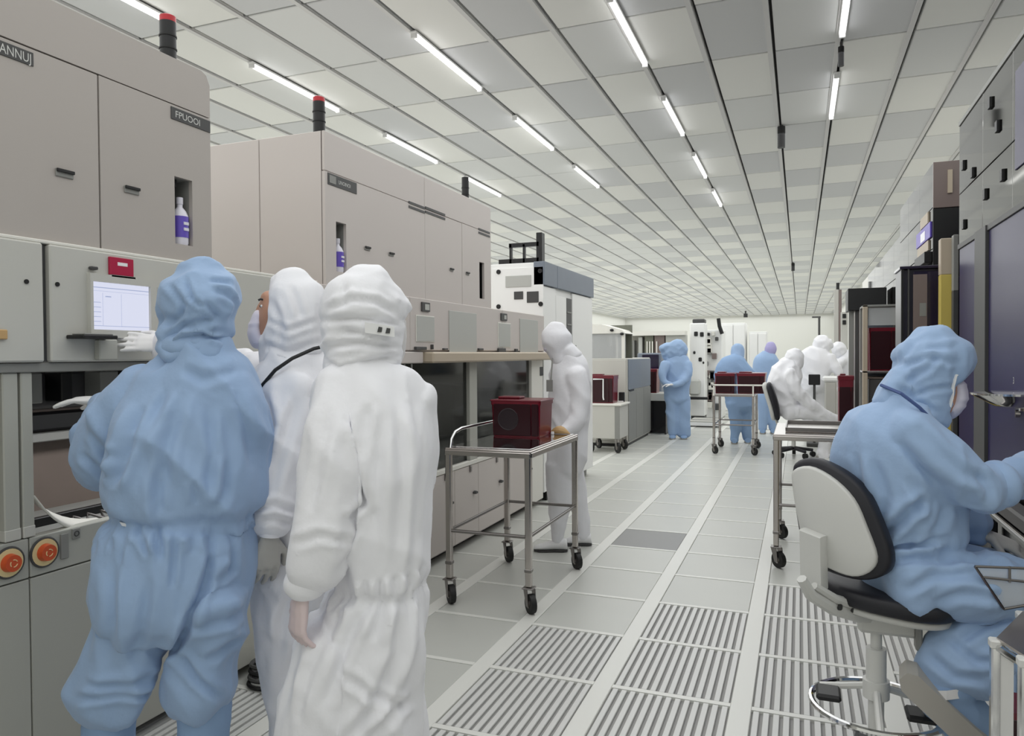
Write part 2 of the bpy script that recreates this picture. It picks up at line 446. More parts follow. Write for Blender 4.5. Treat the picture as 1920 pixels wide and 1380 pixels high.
def niche(h, parent, x=XP, m='mid_grey', d=.12):
    q = MB(); a, b, c_, e = h
    q.box(x - d - .01, x - d, a - .01, b + .01, c_ - .01, e + .01); q.box(x - d, x - .02, a - .01, a, c_ - .01, e + .01); q.box(x - d, x - .02, b, b + .01, c_ - .01, e + .01)
    q.box(x - d, x - .02, a, b, c_ - .01, c_); q.box(x - d, x - .02, a, b, e, e + .01)
    n = obj('niche', q, m, parent)
    bx('status_rod', x - .09, x - .075, (a + b) / 2 - .012, (a + b) / 2 - .004, c_ + .2, e, 'steel_dark', n); bx('status_rod', x - .09, x - .075, (a + b) / 2 + .008, (a + b) / 2 + .016, c_ + .2, e, 'steel_dark', n)
    bx('latch', x - .1, x - .04, a + .005, a + .05, e - .035, e - .002, 'black', n)
# upper body must not fill the niche: recess is a shallow box set into a cut body front
q = MB(); q.box(-3.7, XP - .16, Y0, Y1, 1.93, 2.80)
bpy.data.objects.remove([o for o in kids(m1) if o.name.startswith('upper_body')][0])
q.box(XP - .16, XP - .021, Y0, ny[0] - .012, 1.93, 2.80); q.box(XP - .16, XP - .021, ny[1] + .012, Y1, 1.93, 2.80)
q.box(XP - .16, XP - .021, ny[0] - .012, ny[1] + .012, 1.93, ny[2] - .012); q.box(XP - .16, XP - .021, ny[0] - .012, ny[1] + .012, ny[3] + .012, 2.80)
obj('upper_body', q, 'paint_beige', m1)
niche(ny, m1)
h = oX(120, 326); handle(h[1], h[2], dA); h = oX(246, 357); handle(h[1], h[2], dB)
p = rX(0, 85, 62, 128); plate(oX(-14, 100)[1], p[1], oX(62, 128)[2] + .005, oX(62, 100)[2], 'ANNUJ', dA, h=.032)
p0, p1 = oX(320, 218), oX(392, 222); plate(p0[1], Y1 - .002, oX(320, 222)[2], oX(320, 199)[2], 'FPUOOI', dB, h=.028)
a = oX(343, 110); tower(-2.52 - .05, 2.47, 2.83, 3.04, m1, .034)
bottle(XP - .036, ny[1] - .037, ny[2], 'white bottle with purple wrap in the niche of the nearest machine', .034, .21)
# console
yc = 1.822
con = thing_con = bx('console', -3.0, XP - .0, Y0, 3.40, 1.535, 1.948, 'paint_pale', m1, .004)
for a, b in ((Y0, .9), (.915, yc - .012), (yc + .012, 3.40)):
    slab('console_panel', a, b, 1.535, 1.952, 'paint_pale', m1, d=.03, out=.03, c=.006)
bx('console_ledge', XP - .1, XP + .02, Y0, 3.40, 1.953, 1.966, 'paint_cream', m1, .003)
bx('console_gap', XP + .0005, XP + .006, yc - .012, yc + .012, 1.535, 1.95, 'dark_grey', m1)
bx('under_rail', XP - .3, XP + .01, Y0, 3.40, 1.50, 1.533, 'mid_grey', m1, .003)
XC = XP + .03
s0 = oX(170, 528, XC); s1 = oX(277, 620, XC); y0, y1, z0, z1 = s0[1] - .005, s1[1], 1.655, 1.835
fr = MB(); t = .03
fr.box(XC, XC + .02, y0 - .012, y1 + t + .01, z1, z1 + t); fr.box(XC, XC + .02, y0 - .012, y1 + t + .01, z0 - t, z0); fr.box(XC, XC + .02, y0 - .012, y0, z0, z1); fr.box(XC, XC + .02, y1, y1 + t, z0, z1)
mon = obj('monitor', fr, 'paint_pale', m1)
scr = bx('display', XC + .001, XC + .008, y0, y1, z0, z1, 'screen', mon)
q = MB(); q.box(XC + .008, XC + .0085, y0, y1, z1 - .022, z1 - .019); q.box(XC + .008, XC + .0085, y0, y1, z1 - .034, z1 - .033)
q.box(XC + .008, XC + .0085, y0 + .048, y0 + .049, z0 + .015, z1 - .04); q.box(XC + .008, XC + .0085, y0 + .13, y0 + .131, z0 + .015, z1 - .04); q.box(XC + .008, XC + .0085, y0, y1, z0 + .014, z0 + .016)
for k in range(5): q.box(XC + .008, XC + .0085, y0 + .005, y0 + .04, z0 + .03 + .018 * k, z0 + .032 + .018 * k)
q.box(XC + .008, XC + .0085, y0 + .06, y0 + .085, z1 - .055, z1 - .051)
obj('screen_lines', q, 'screen_line', scr)
rs = rX(202, 481, 247, 515, XC)
sg = bx('red_sign', XC, XC + .012, rs[0], rs[1], oX(202, 515, XC)[2], oX(202, 481, XC)[2], 'red_sign', m1, .002)
bx('white_mark', XC + .012, XC + .013, rs[0] + .033, rs[1] - .03, 1.905, 1.918, 'paper', sg); bx('sign_ledge', XC, XC + .02, rs[0], rs[1], oX(202, 515, XC)[2] - .008, oX(202, 515, XC)[2], 'mid_grey', sg)
bx('webcam', XC, XC + .02, oX(165, 509, XC)[1], oX(178, 509, XC)[1], 1.878, 1.89, 'dark_grey', m1, .003)
for px, py in ((49, 528), (107, 533)):
    c = oX(px, py, XC); obj('keyhole', MB().cyl((XC, c[1], c[2]), (XC + .004, c[1], c[2]), .008, n=14), 'black', m1, True)
kb = rX(157, 632, 222, 645, XC + .09)
k_ = bx('keyboard_tray', XC, XC + .09, kb[0], kb[1], 1.618, 1.632, 'black', m1, .003)
bx('tray_bracket', XC, XC + .03, kb[1] - .03, kb[1] + .05, 1.54, 1.618, 'paint_low', k_, .004)
bx('keys', XC + .015, XC + .08, kb[0] + .012, kb[1] - .012, 1.632, 1.638, 'mid_grey', k_, .002)
c = oX(4, 632, XC); bx('tan_tag', XC, XC + .012, c[1] - .1, c[1] + .012, 1.612, 1.645, 'tan_tag', m1, .003)
# posts and opening
for a, b in ((5, 35), (40, 62)):
    r = rX(a, 760, b, 760); px_ = bx('post', XP - .06, XP, r[0], r[1], .925, 1.50, 'paint_low', m1, .004)
    bx('post_foot', XP - .062, XP + .002, r[0] - .001, r[1] + .001, .925, .965, 'paint_pale', px_, .003)
yE = 3.36
bx('inner_wall', -3.05, -3.02, Y0, yE, .9, 1.53, 'inner_brown', m1); bx('inner_side', -3.45, XP - .02, yE - .02, yE, .925, 1.5, 'inner_dark', m1)
bx('inner_beam', -3.02, -2.96, Y0, yE - .02, 1.24, 1.32, 'black', m1, .01); bx('inner_rail', -3.0, -2.93, Y0, yE - .02, 1.20, 1.235, 'mid_grey', m1, .004)
bx('inner_duct', -3.03, -2.9, Y0, yE - .02, 1.34, 1.49, 'inner_dark', m1, .01)
for k, yy in enumerate((1.95, 2.12, 2.3, 2.42, 2.75, 3.0)):
    bx('inner_module', -2.9, -2.80, yy, yy + (.05 if k % 2 else .09), 1.37, 1.49, 'black' if k % 2 else 'mid_grey', m1, .004)
bx('inner_bed', -3.42, XP - .02, Y0, yE - .02, .80, .90, 'mid_grey', m1)
bx('bed_edge', -2.75, -2.72, 1.85, 3.3, .9, .935, 'black', m1, .003)
q = MB()
for k in range(14):
    yy = 2.02 + .06 * k + random.uniform(-.01, .01); q.path([(-2.62 + random.uniform(-.03, .03), yy, .905), (-2.66, yy + .03, .925), (-2.6, yy + .06, .905)], .006, 6)
o = obj('cable_bundle', q, 'steel_dark', m1, True); o['kind'] = 'stuff'
# curved chute by the post
rr = []
for k in range(9):
    u = k / 8; yy = 1.80 + .29 * u; zz = 1.075 - .155 * (u ** .8) - .03 * math.sin(math.pi * u)
    rr.append([(-2.58, yy, zz), (-2.52, yy, zz - .012 - .03 * math.sin(math.pi * u)), (-2.525, yy, zz - .02 - .03 * math.sin(math.pi * u)), (-2.585, yy, zz - .008)])
obj('chute', MB().loft(rr), 'paint_cream', m1, 'all')
# lower cabinet
bx('lower_body', -3.45, XP - .03, Y0, yE, .05, .80, 'paint_low', m1)
bx('kick_plinth', -3.4, XP - .09, Y0, yE, 0, .05, 'black', m1)
for a, b in ((Y0, .9), (.905, 1.760), (1.765, yE)):
    f_ = slab('fascia', a, b, .784, .922, 'paint_low', m1, d=.05); slab('cabinet_door', a, b, .05, .779, 'paint_low', m1, d=.03)
def estop(px, py):
    c = oX(px, py); y, z = c[1], c[2]
    b = obj('stop_button', MB().cyl((XP, y, z), (XP + .008, y, z), .05, n=28), 'cream_ring', m1, True)
    obj('bezel', MB().torus((XP + .004, y, z), .05, .005, 0), 'dark_grey', b, True)
    obj('button_cap', MB().cyl((XP + .008, y, z), (XP + .03, y, z), .031, .028, 24), 'orange', b, True)
    q = MB()
    for k in range(3):
        a_ = k * 2.09 + .4; q.path([(XP + .0305, y + .012 * math.cos(a_ + u), z + .012 * math.sin(a_ + u)) for u in np.linspace(0, 1.4, 5)], .0016, 5)
    obj('arrow_marks', q, 'cream_ring', b)
estop(15, 1055); estop(82, 1035)
r = rX(112, 1002, 128, 1045); bx('control_strip', XP, XP + .006, r[0], r[1], r[2], r[3], 'mid_grey', m1, .002)
r = rX(134, 992, 149, 1008); b_ = bx('key_switch', XP, XP + .006, r[0], r[1], r[2], r[3], 'mid_grey', m1, .002)
obj('key_ring', MB().torus((XP + .007, (r[0] + r[1]) / 2, (r[2] + r[3]) / 2), .009, .002, 0, 16, 6), 'dark_grey', b_, True)
# --- machine 2
m2 = thing('lithography_machine', 'large beige process machine behind the white suited people, with dark windows below', 'machine', (-3.0, 4.7, 0), 'beige process machines')
Y0, Y1 = 3.504, 5.90; zt, zs = 2.825, 2.598
n1 = rX(630, 415, 650, 512); n2 = (oX(899, 520)[1], oX(908, 520)[1], oX(903, 560)[2], oX(903, 492)[2])
q = MB(); q.box(-3.6, XP - .16, Y0 + .02, Y1, 1.93, zt - .01)
ys = [Y0 + .02, n1[0] - .012, n1[1] + .012, n2[0] - .012, n2[1] + .012, Y1]
q.box(XP - .16, XP - .021, ys[0], ys[1], 1.93, zt - .01); q.box(XP - .16, XP - .021, ys[2], ys[3], 1.93, zt - .01); q.box(XP - .16, XP - .021, ys[4], ys[5], 1.93, zt - .01)
for n_ in (n1, n2):
    q.box(XP - .16, XP - .021, n_[0] - .012, n_[1] + .012, 1.93, n_[2] - .012); q.box(XP - .16, XP - .021, n_[0] - .012, n_[1] + .012, n_[3] + .012, zt - .01)
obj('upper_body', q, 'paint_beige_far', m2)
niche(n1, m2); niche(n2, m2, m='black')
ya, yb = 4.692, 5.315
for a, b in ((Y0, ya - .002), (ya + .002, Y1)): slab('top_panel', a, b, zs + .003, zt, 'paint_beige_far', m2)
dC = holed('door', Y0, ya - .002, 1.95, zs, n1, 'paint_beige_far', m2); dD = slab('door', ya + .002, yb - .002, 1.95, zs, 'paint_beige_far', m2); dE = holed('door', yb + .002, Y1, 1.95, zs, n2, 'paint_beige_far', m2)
for a, b in ((-3.6, -2.961), (-2.957, XP - .022)): bx('side_panel', a, b, Y0, Y0 + .02, .05, zt, 'paint_beige_far', m2, .003)
bx('corner_seam', XP - .022, XP - .0195, Y0 - .001, Y0 + .02, 1.95, zt, 'seam', m2)
for (px, py), d in (((688, 466), dC), ((733, 477), dC), ((846, 506), dD), ((876, 513), dE)):
    c = oX(px, py); handle(c[1], c[2], d, .06, .024)
for a, b, m_ in ((oX(614, 330), oX(668, 340), 0), (oX(766, 380), oX(796, 385), 1), (oX(797, 390), oX(834, 400), 1), (oX(897, 430), oX(918, 436), 1)):
    zc = a[2] - .012
    if m_ == 0:
        pl = plate(a[1], b[1], zc - .033, zc + .033, None, dC); bx('label_field', XP + .004, XP + .006, a[1] + .012, a[1] + .075, zc - .022, zc + .022, 'mid_grey', pl)
        obj('lettering', text_mb('UNOINOI', (XP + .0045, a[1] + .1, zc - .012), (0, .9, 0), (0, 0, 1), .022)[0], 'lettering', pl)
    else:
        for dz in (-.014, .016): bx('vent_slit', XP, XP + .004, a[1], b[1], zc + dz - .008, zc + dz + .008, 'dark_grey', m2)
tower(-2.56, 3.42 - .03 + .15, zt, 3.03, m2, .034); tower(-2.6, 5.60, zt, 3.03, m2, .03, False)
bottle(XP - .036, n1[1] - .037, n1[2], 'white bottle with purple wrap in the niche of the second machine', .034, .2)
YA, YB2 = 3.44, 7.26
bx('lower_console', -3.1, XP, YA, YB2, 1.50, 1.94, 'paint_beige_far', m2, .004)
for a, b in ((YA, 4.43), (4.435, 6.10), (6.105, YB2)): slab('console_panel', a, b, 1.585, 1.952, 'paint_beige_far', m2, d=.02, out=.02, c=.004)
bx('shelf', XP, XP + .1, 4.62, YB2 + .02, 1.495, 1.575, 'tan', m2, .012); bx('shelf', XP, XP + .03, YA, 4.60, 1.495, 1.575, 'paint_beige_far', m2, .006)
XC = XP + .02
def panel_px(a, b, c, d, name, m, parent, out=.006):
    r = rX(a, b, c, d, XC); return bx(name, XC, XC + out, r[0], r[1], r[2], r[3], m, parent, .002)
for (x0, x1) in (((841, 582), (893, 662)), ((974, 597), (1008, 664))): panel_px(*x0, *x1, 'vent_panel', 'vent_grey', m2)
for (x0, x1) in (((780, 592), (813, 640)), ((934, 606), (956, 650))):
    fr = panel_px(x0[0] - 1, x0[1] - 2, x1[0] + 1, x1[1] + 2, 'display_frame', 'paint_cream', m2, .005); r = rX(*x0, *x1, XC); bx('display', XC + .005, XC + .008, r[0], r[1], r[2], r[3], 'vent_grey', fr)
for (x0, x1) in (((789, 566), (804, 585)), ((938, 587), (949, 602))):
    fr = panel_px(*x0, *x1, 'counter', 'dark_grey', m2, .012); r = rX(x0[0] + 5, x0[1] + 4, x1[0] - 2, x1[1] - 3, XC); bx('readout', XC + .012, XC + .014, r[0], r[1], r[2], r[3], 'vent_grey', fr)
for (x0, x1) in (((776, 650), (796, 656)), ((932, 653), (945, 660)), ((964, 654), (968, 660)), ((807, 646), (809, 655)), ((829, 653), (836, 656)), ((895, 653), (903, 657))): panel_px(*x0, *x1, 'pull_handle', 'dark_grey', m2, .02)
# windows
zt2, zb2 = 1.495, .69
bx('inner_wall', -3.2, -3.17, YA, YB2, .66, 1.5, 'inner_green', m2)
bx('inner_floor', -3.27, XP - .03, YA, YB2, .60, .67, 'inner_green', m2)
for a, b, c_, d_, z0, z1, m_ in ((-3.2, -2.85, 4.45, 4.62, .67, 1.3, 'inner_green'), (-3.2, -2.8, 4.68, 4.86, .67, 1.18, 'inner_dark'), (-3.2, -2.9, 4.95, 5.15, .67, 1.24, 'black'), (-3.2, -2.8, 5.2, 5.36, .67, 1.2, 'inner_green'),
    (-3.2, -2.8, 5.75, 6.1, .67, 1.3, 'inner_dark'), (-3.2, -2.75, 6.2, 6.8, .67, 1.22, 'dark_grey'), (-3.2, -2.7, 5.6, 6.9, .67, .86, 'inner_dark')):
    bx('inner_module', a, b, c_, d_, z0, z1, m_, m2, .01)
pm_ = rX(881, 760, 895, 760)
bx('window_post', XP - .05, XP, pm_[0], pm_[1], zb2, zt2, 'paint_low', m2, .003); bx('window_post', XP - .05, XP, YA, YA + .2, zb2, zt2, 'paint_low', m2, .003)
for a, b in ((YA + .2, pm_[0]), (pm_[1], 6.93)): bx('window_pane', XP - .035, XP - .03, a, b, zb2, zt2, 'window_dark', m2)
q = MB()
for k in range(2): q.path([(XP - .02, 4.42 + .1 * k, 1.49), (XP - .02, 4.41 + .1 * k, 1.28), (XP - .015, 4.45 + .1 * k, 1.2), (XP - .02, 4.43 + .1 * k, 1.12)], .006, 6)
obj('hose', q, 'vent_grey', m2, True)
e_ = bx('end_panel', -3.1, XP, 6.93, YB2, .05, 1.495, 'paint_cream', m2, .004)
r = rX(1012, 688, 1018, 704); bx('slot', XP, XP + .004, r[0], r[1], r[2], r[3], 'black', e_)
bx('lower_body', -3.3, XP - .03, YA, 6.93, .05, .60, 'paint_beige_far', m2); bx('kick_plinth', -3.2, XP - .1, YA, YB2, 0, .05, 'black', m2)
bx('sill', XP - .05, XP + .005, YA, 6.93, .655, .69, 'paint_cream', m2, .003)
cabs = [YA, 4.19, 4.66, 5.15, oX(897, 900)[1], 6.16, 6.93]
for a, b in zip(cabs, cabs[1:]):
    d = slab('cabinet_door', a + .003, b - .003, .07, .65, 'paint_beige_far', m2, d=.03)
    obj('knob', MB().cyl((XP, b - .09, .42), (XP + .02, b - .09, .42), .014, n=12).box(XP, XP + .03, b - .115, b - .075, .412, .428), 'dark_grey', d, True)
    bx('catch', XP, XP + .012, b - .18, b - .15, .60, .65, 'steel_dark', d, .002)
# --- white machine 4
m4 = thing('white_process_machine', 'tall white machine with blue-grey header strip beyond the beige machines', 'machine', (-2.9, 8.3, 0))
Y0, Y1 = 7.30, 9.25; zt = 2.52
bx('body', -3.5, XP - .02, Y0, Y1, .1, zt, 'paint_white', m4, .005)
def fpx(a, b, c, d, name, m, parent, t=.01, Y=Y0):
    r = rY(a, b, c, d, Y); return bx(name, r[0], r[1], Y - t, Y, r[2], r[3], m, parent, .002)
fp = fpx(925, 505, 1020, 600, 'front_panel', 'paint_white', m4, .02)
for b in ((948, 518, 996, 537, 'vent_panel', 'vent_grey'), (964, 547, 981, 561, 'window', 'dark_grey'), (988, 547, 1010, 567, 'window', 'dark_grey')): fpx(*b, fp, .008, Y0 - .02)
for px, py in ((935, 510), (1013, 508), (935, 575), (1014, 570)):
    c = oY(px, py, Y0 - .02); obj('screw', MB().cyl((c[0], Y0 - .02, c[2]), (c[0], Y0 - .03, c[2]), .025, n=10), 'black', fp, True)
hd = oX(1018, 500), oX(1112, 545)
for a, b in ((Y0 - .02, 7.72), (7.73, Y1)):
    bx('header_panel', XP - .1, XP + .02, a, b, 2.28, zt + .005, 'header_grey', m4, .004)
for a, b, z0, z1 in ((Y0, 7.72, .1, 2.27), (7.73, 8.12, .1, 2.2), (8.36, Y1, .1, 2.27)): slab('white_door', a, b - .005, z0, z1, 'paint_white', m4)
r = rX(1065, 545, 1077, 640); bx('slot_window', XP - .02, XP - .005, 8.14, 8.34, 1.70, 2.2, 'dark_grey', m4)
for k in range(3): bx('slot_bar', XP - .005, XP + .003, 8.15, 8.33, 1.75 + .14 * k, 1.765 + .14 * k, 'mid_grey', m4)
bx('small_plate', XP, XP + .004, 8.2, 8.5, 1.58, 1.66, 'mid_grey', m4)
for a, b in ((7.4, 7.75), (8.2, 8.6)): bx('kick_gap', XP - .06, XP - .01, a, b, .0, .1, 'black', m4)
bx('plinth', -3.45, XP - .06, Y0 + .1, Y1 - .1, 0, .1, 'mid_grey', m4)
q = MB(); a, b, c, d = rY(954, 455, 1012, 498, Y0 + .1)
for px in (955, 980):
    r = rY(px, 458, px + 4, 498, Y0 + .1); q.box(r[0], r[1], Y0 + .1, Y0 + .14, zt, r[3])
for py in (458, 487, 494): r = rY(935, py, 1010, py + 3, Y0 + .1); q.box(r[0] if py > 460 else a, r[1], Y0 + .1, Y0 + .14, r[2], r[3])
obj('roof_frame', q, 'black', m4)
r = rY(1005, 436, 1016, 494, Y0 + .1); bx('roof_post', r[0], r[1], Y0 + .1, Y0 + .2, zt, r[3], 'black', m4, .004)

cb = thing('cable_coil', 'black coiled cable lying on the floor at the foot of the nearest machine', 'cable', oZ(470, 1275, 0)); c_ = oZ(470, 1275, 0) + np.array([.1, 0, 0])
for k in range(4): obj('cable_loop', MB().torus((c_[0] - .02 * k, c_[1] + .02 * k, .012 + .018 * k), .085 - .006 * k, .010, 2, 24, 6), 'black' if k % 2 == 0 else 'dark_grey', cb, True)
obj('plug', MB().box(c_[0] + .05, c_[0] + .11, c_[1] - .1, c_[1] - .05, .0, .05, .008), 'dark_grey', cb)
# ------------------------------------------------------------------ right row of machines (fronts near x = 0.9)
XQ = .9
def rslab(name, y0, y1, z0, z1, m, parent, t=.015, out=0, c=.002):
    return bx(name, XQ - out, XQ - out + t, y0, y1, z0, z1, m, parent, c)
r1 = thing('wafer_coating_machine', 'dark machine with purple glass doors and mirror grey upper panels beside the seated blue person', 'machine', (1.5, 4.3, 0), 'machines of the right row')
A, B = 2.6, 5.165
bx('body', XQ + .03, 2.2, A, B, .08, 2.90, 'navy', r1)
bx('plinth', XQ + .08, 2.2, A, B, 0, .08, 'black', r1)
cuts = [A, 3.05, 3.55, 3.96, 4.55, B]
for a, b in zip(cuts, cuts[1:]):
    for z0, z1 in ((2.20, 2.50), (2.505, 2.915)):
        rslab('mirror_panel', a + .002, b - .002, z0, z1, 'mirror', r1, .03)
bx('roof', XQ - .005, 2.2, A, B, 2.915, 2.94, 'mid_grey', r1)
for y, z in ((4.35, 2.78), (4.2, 2.62), (5.0, 2.62), (4.1, 2.36), (4.45, 2.34), (4.98, 2.27), (4.75, 2.52)):
    p = rslab('latch', y, y + .045, z, z + .055, 'black', r1, .02, .012)
for y0, y1, z0, z1 in ((3.65, 3.9, 2.36, 2.8), (3.1, 3.5, 2.3, 2.8)): rslab('small_window', y0, y1, z0, z1, 'purple_glass', r1, .01, .006)
for a, b in ((A, 3.5), (3.52, 4.40), (4.67, B - .02)):
    g = rslab('glass_door', a, b, .95, 2.17, 'purple_glass', r1, .02)
    for y in ((a + b) / 2 - .12, (a + b) / 2 + .1): bx('mullion', XQ + .021, XQ + .03, y, y + .02, 1.0, 2.1, 'purple_deep', g)
rslab('door_post', 4.41, 4.66, .93, 2.20, 'dark_grey', r1, .04, .015); rslab('door_rail', A, B, 2.17, 2.20, 'dark_grey', r1, .03, .008)
q, w = text_mb('3', (XQ - .001, 3.93, 1.405), (0, -1, 0), (0, 0, 1), .03); obj('door_number', q, 'lettering', r1)
rslab('lower_panel', A, B, .1, .92, 'black_gloss', r1, .02)
# wafer handling arm with tray in front of the glass
c0 = J(1905, 738, 3.2)
tr = thing('wafer_tray', 'thin silver round tray on an arm in front of the purple glass', 'tray', c0)
q = MB(); q.loft([[tuple(np.array([c0[0] + r_ * math.cos(a), c0[1] + r_ * .9 * math.sin(a), c0[2] + z]) ) for a in np.linspace(0, 2 * math.pi, 33)[:-1]] for r_, z in ((.05, -.062), (.09, -.052), (.125, -.03), (.17, -.006), (.172, .003), (.15, .007))])
obj('plate', q, 'chrome', tr, True)
obj('arm', MB().path([c0 + np.array([.05, 0, -.06]), c0 + np.array([.1, .02, -.085]), c0 + np.array([.16, .03, -.09]), c0 + np.array([.885 - c0[0], .05, -.09])], .018, 10), 'steel', tr, True)
obj('hub', MB().cyl(c0 + np.array([.05, 0, -.075]), c0 + np.array([.05, 0, -.05]), .04, n=16), 'chrome', tr, True)
# yellow post and grey post
for nm, l, x0, x1, y, py, m_ in (('yellow_post', 'yellow upright post with a tan top end beside the purple glass doors', 1763, 1785, 5.5, 447, 'yellow'), ('grey_post', 'slim grey upright post touching the yellow post', 1787, 1797, 5.4, 440, 'mid_grey')):
    a, b = oY(x0, 600, y)[0], oY(x1, 600, y)[0]; zt = oY(x0, py, y)[2]
    t = thing(nm, l, 'post', ((a + b) / 2, y, 0), None)
    if nm == 'yellow_post':
        zk = oY(x0, 515, y)[2]; bx('post_body', a, b, y, y + .08, 0, zk, m_, t, .004); bx('post_top', a, b, y, y + .08, zk, zt, 'tan', t, .004)
    else:
        zk = oY(x0, 545, y)[2]; bx('post_body', a, b, y, y + .06, 0, zk, 'dark_grey', t, .003); bx('post_top', a, b, y, y + .06, zk, zt, 'mid_grey', t, .003)
    bx('post_foot', a - .02 * (nm == 'yellow_post'), b + .001, y - .004, y + .085, 0, .012, 'dark_grey', t)
# second machine of the right row: dark end, mirror flank
r2 = thing('mirror_clad_machine', 'tall machine with mirror grey flank and dark brown end panel behind the yellow post', 'machine', (1.5, 7.2, 0), 'machines of the right row')
Y2 = 6.1
bx('body', XQ + .03, 2.2, Y2 + .02, 8.0, .05, 2.90, 'navy', r2)
r = rY(1750, 305, 1797, 387, Y2); bx('brown_end_panel', r[0], r[0] + .42, Y2 - .0, Y2 + .02, r[2], 2.925, 'brown_panel', r2, .002)
bx('end_strip', r[0] + .09, r[0] + .12, Y2 - .012, Y2, r[2] + .1, 2.86, 'tan', r2)
bx('black_end_panel', r[0], r[0] + .42, Y2, Y2 + .02, oY(1750, 520, Y2)[2], r[2] - .005, 'black', r2, .002)
bx('dark_end_panel', r[0], r[0] + .42, Y2, Y2 + .02, .05, oY(1750, 520, Y2)[2] - .005, 'navy', r2, .002)
for a, b, zt in ((6.12, 6.75, 2.925), (6.755, 7.4, 2.925), (7.405, 8.0, 2.925)):
    for z0, z1 in ((1.7, 2.3), (2.305, 2.6), (2.605, zt)): rslab('mirror_panel', a, b, z0, z1, 'mirror', r2, .03)
r = rX(1721, 427, 1747, 455, XQ); lb = bx('blue_sign', XQ - .012, XQ, r[0], r[1], oX(1735, 455, XQ)[2], oX(1735, 427, XQ)[2], 'purple_label', r2, .002)
bx('sign_figure', XQ - .014, XQ - .012, (r[0] + r[1]) / 2 - .12, (r[0] + r[1]) / 2 + .1, oX(1735, 452, XQ)[2], oX(1735, 435, XQ)[2], 'bottle_white', lb)
bx('tan_plate', XQ - .01, XQ, r[0] + .1, r[1] - .05, oX(1735, 475, XQ)[2], oX(1735, 457, XQ)[2], 'tan', r2); bx('tan_plate', XQ - .01, XQ, r[0] + .12, r[1] - .2, oX(1735, 425, XQ)[2], oX(1735, 405, XQ)[2], 'tan', r2)
bx('black_box', XQ - .05, XQ, r[0] - .02, r[1] - .2, oX(1740, 497, XQ)[2], oX(1740, 477, XQ)[2], 'black', r2, .003)
bx('plinth', XQ + .08, 2.2, Y2 + .05, 8.0, 0, .05, 'black', r2)
r3 = thing('low_mirror_machine', 'lower mirror clad machine farther along the right row', 'machine', (1.5, 10.5, 0), 'machines of the right row')
bx('body', XQ + .10, 2.2, 8.05, 13.6, .05, 2.74, 'paint_grey', r3); bx('plinth', XQ + .08, 2.2, 8.1, 13.6, 0, .05, 'black', r3)
for k in range(5):
    a = 8.05 + k * 1.11
    for z0, z1 in ((1.2, 1.9), (1.905, 2.35), (2.355, 2.76 - .01 * k)): rslab('mirror_panel', a, a + 1.105, z0, z1, 'mirror' if k < 4 else 'paint_cream', r3, .03, -.07)
# dark blue-black cabinet in front of it
def cabinet(name, label, x0, x1, pt, pb, Y, dep, m, cat='cabinet', group=None, zb=None):
    r = rY(x0, pt, x1, pb, Y); z0 = 0 if zb is None else zb
    t = thing(name, label, cat, ((r[0] + r[1]) / 2, Y + dep / 2, z0), group)
    return t, r
t, r = cabinet('dark_cabinet', 'tall blue-black cabinet with a glazed door behind the seated blue person', 1690, 1765, 505, 640, 5.75, .35, 'navy')
x0, x1, zt = r[0], r[1], r[3]
bx('carcass', x0, x1, 5.77, 6.08, .05, zt, 'navy', t, .004); bx('top_rail', x0 - .01, x1 + .005, 5.745, 6.09, zt, zt + .02, 'purple_deep', t, .003)
d = bx('door', x0 + .075, x1 - .005, 5.75, 5.77, .3, zt - .02, 'purple_deep', t, .003); w0 = oY(1712, 515, 5.75), oY(1738, 620, 5.75)
bx('door_glass', w0[0][0], w0[1][0], 5.744, 5.75, .9, w0[0][2], 'brown_panel', d); bx('door_label', w0[0][0] + .04, w0[0][0] + .08, 5.742, 5.744, w0[1][2] + .1, w0[1][2] + .19, 'mid_grey', d)
bx('side_stile', x0, x0 + .012, 5.75, 5.77, .05, zt, 'black', t); bx('side_stile', x0 + .04, x0 + .05, 5.75, 5.77, .05, zt, 'dark_grey', t); bx('plinth', x0 + .01, x1 - .01, 5.78, 6.08, 0, .05, 'black', t)
# grey shelf unit with the red cassette box
Yg = 8.3
t, r = cabinet('shelf_unit', 'grey open shelf unit holding a large dark red box', 1618, 1690, 572, 760, Yg, .5, 'mid_grey', 'shelf')
x0, x1, zt = r[0], r[1], r[3]
zs_ = [oY(1630, y, Yg)[2] for y in (692, 612)]
for x in (x0, x1 - .03): bx('upright', x, x + .045, Yg, Yg + .06, 0, zt, 'tan', t, .003); bx('upright', x, x + .03, Yg + .4, Yg + .45, 0, zt, 'mid_grey', t, .003)
for z in (zs_[0] - .02, .75, .25): bx('shelf_board', x0, x1, Yg, Yg + .45, z - .02, z, 'steel', t, .003)
bx('top_board', x0, x1, Yg, Yg + .45, zt - .02, zt, 'mid_grey', t, .003); bx('back_panel', x0, x1, Yg + .45, Yg + .46, .1, zt, 'header_grey', t)
bx('glass_front', x0 + .05, x1 - .03, Yg + .02, Yg + .025, zs_[1] + .01, zt - .03, 'clear', t)
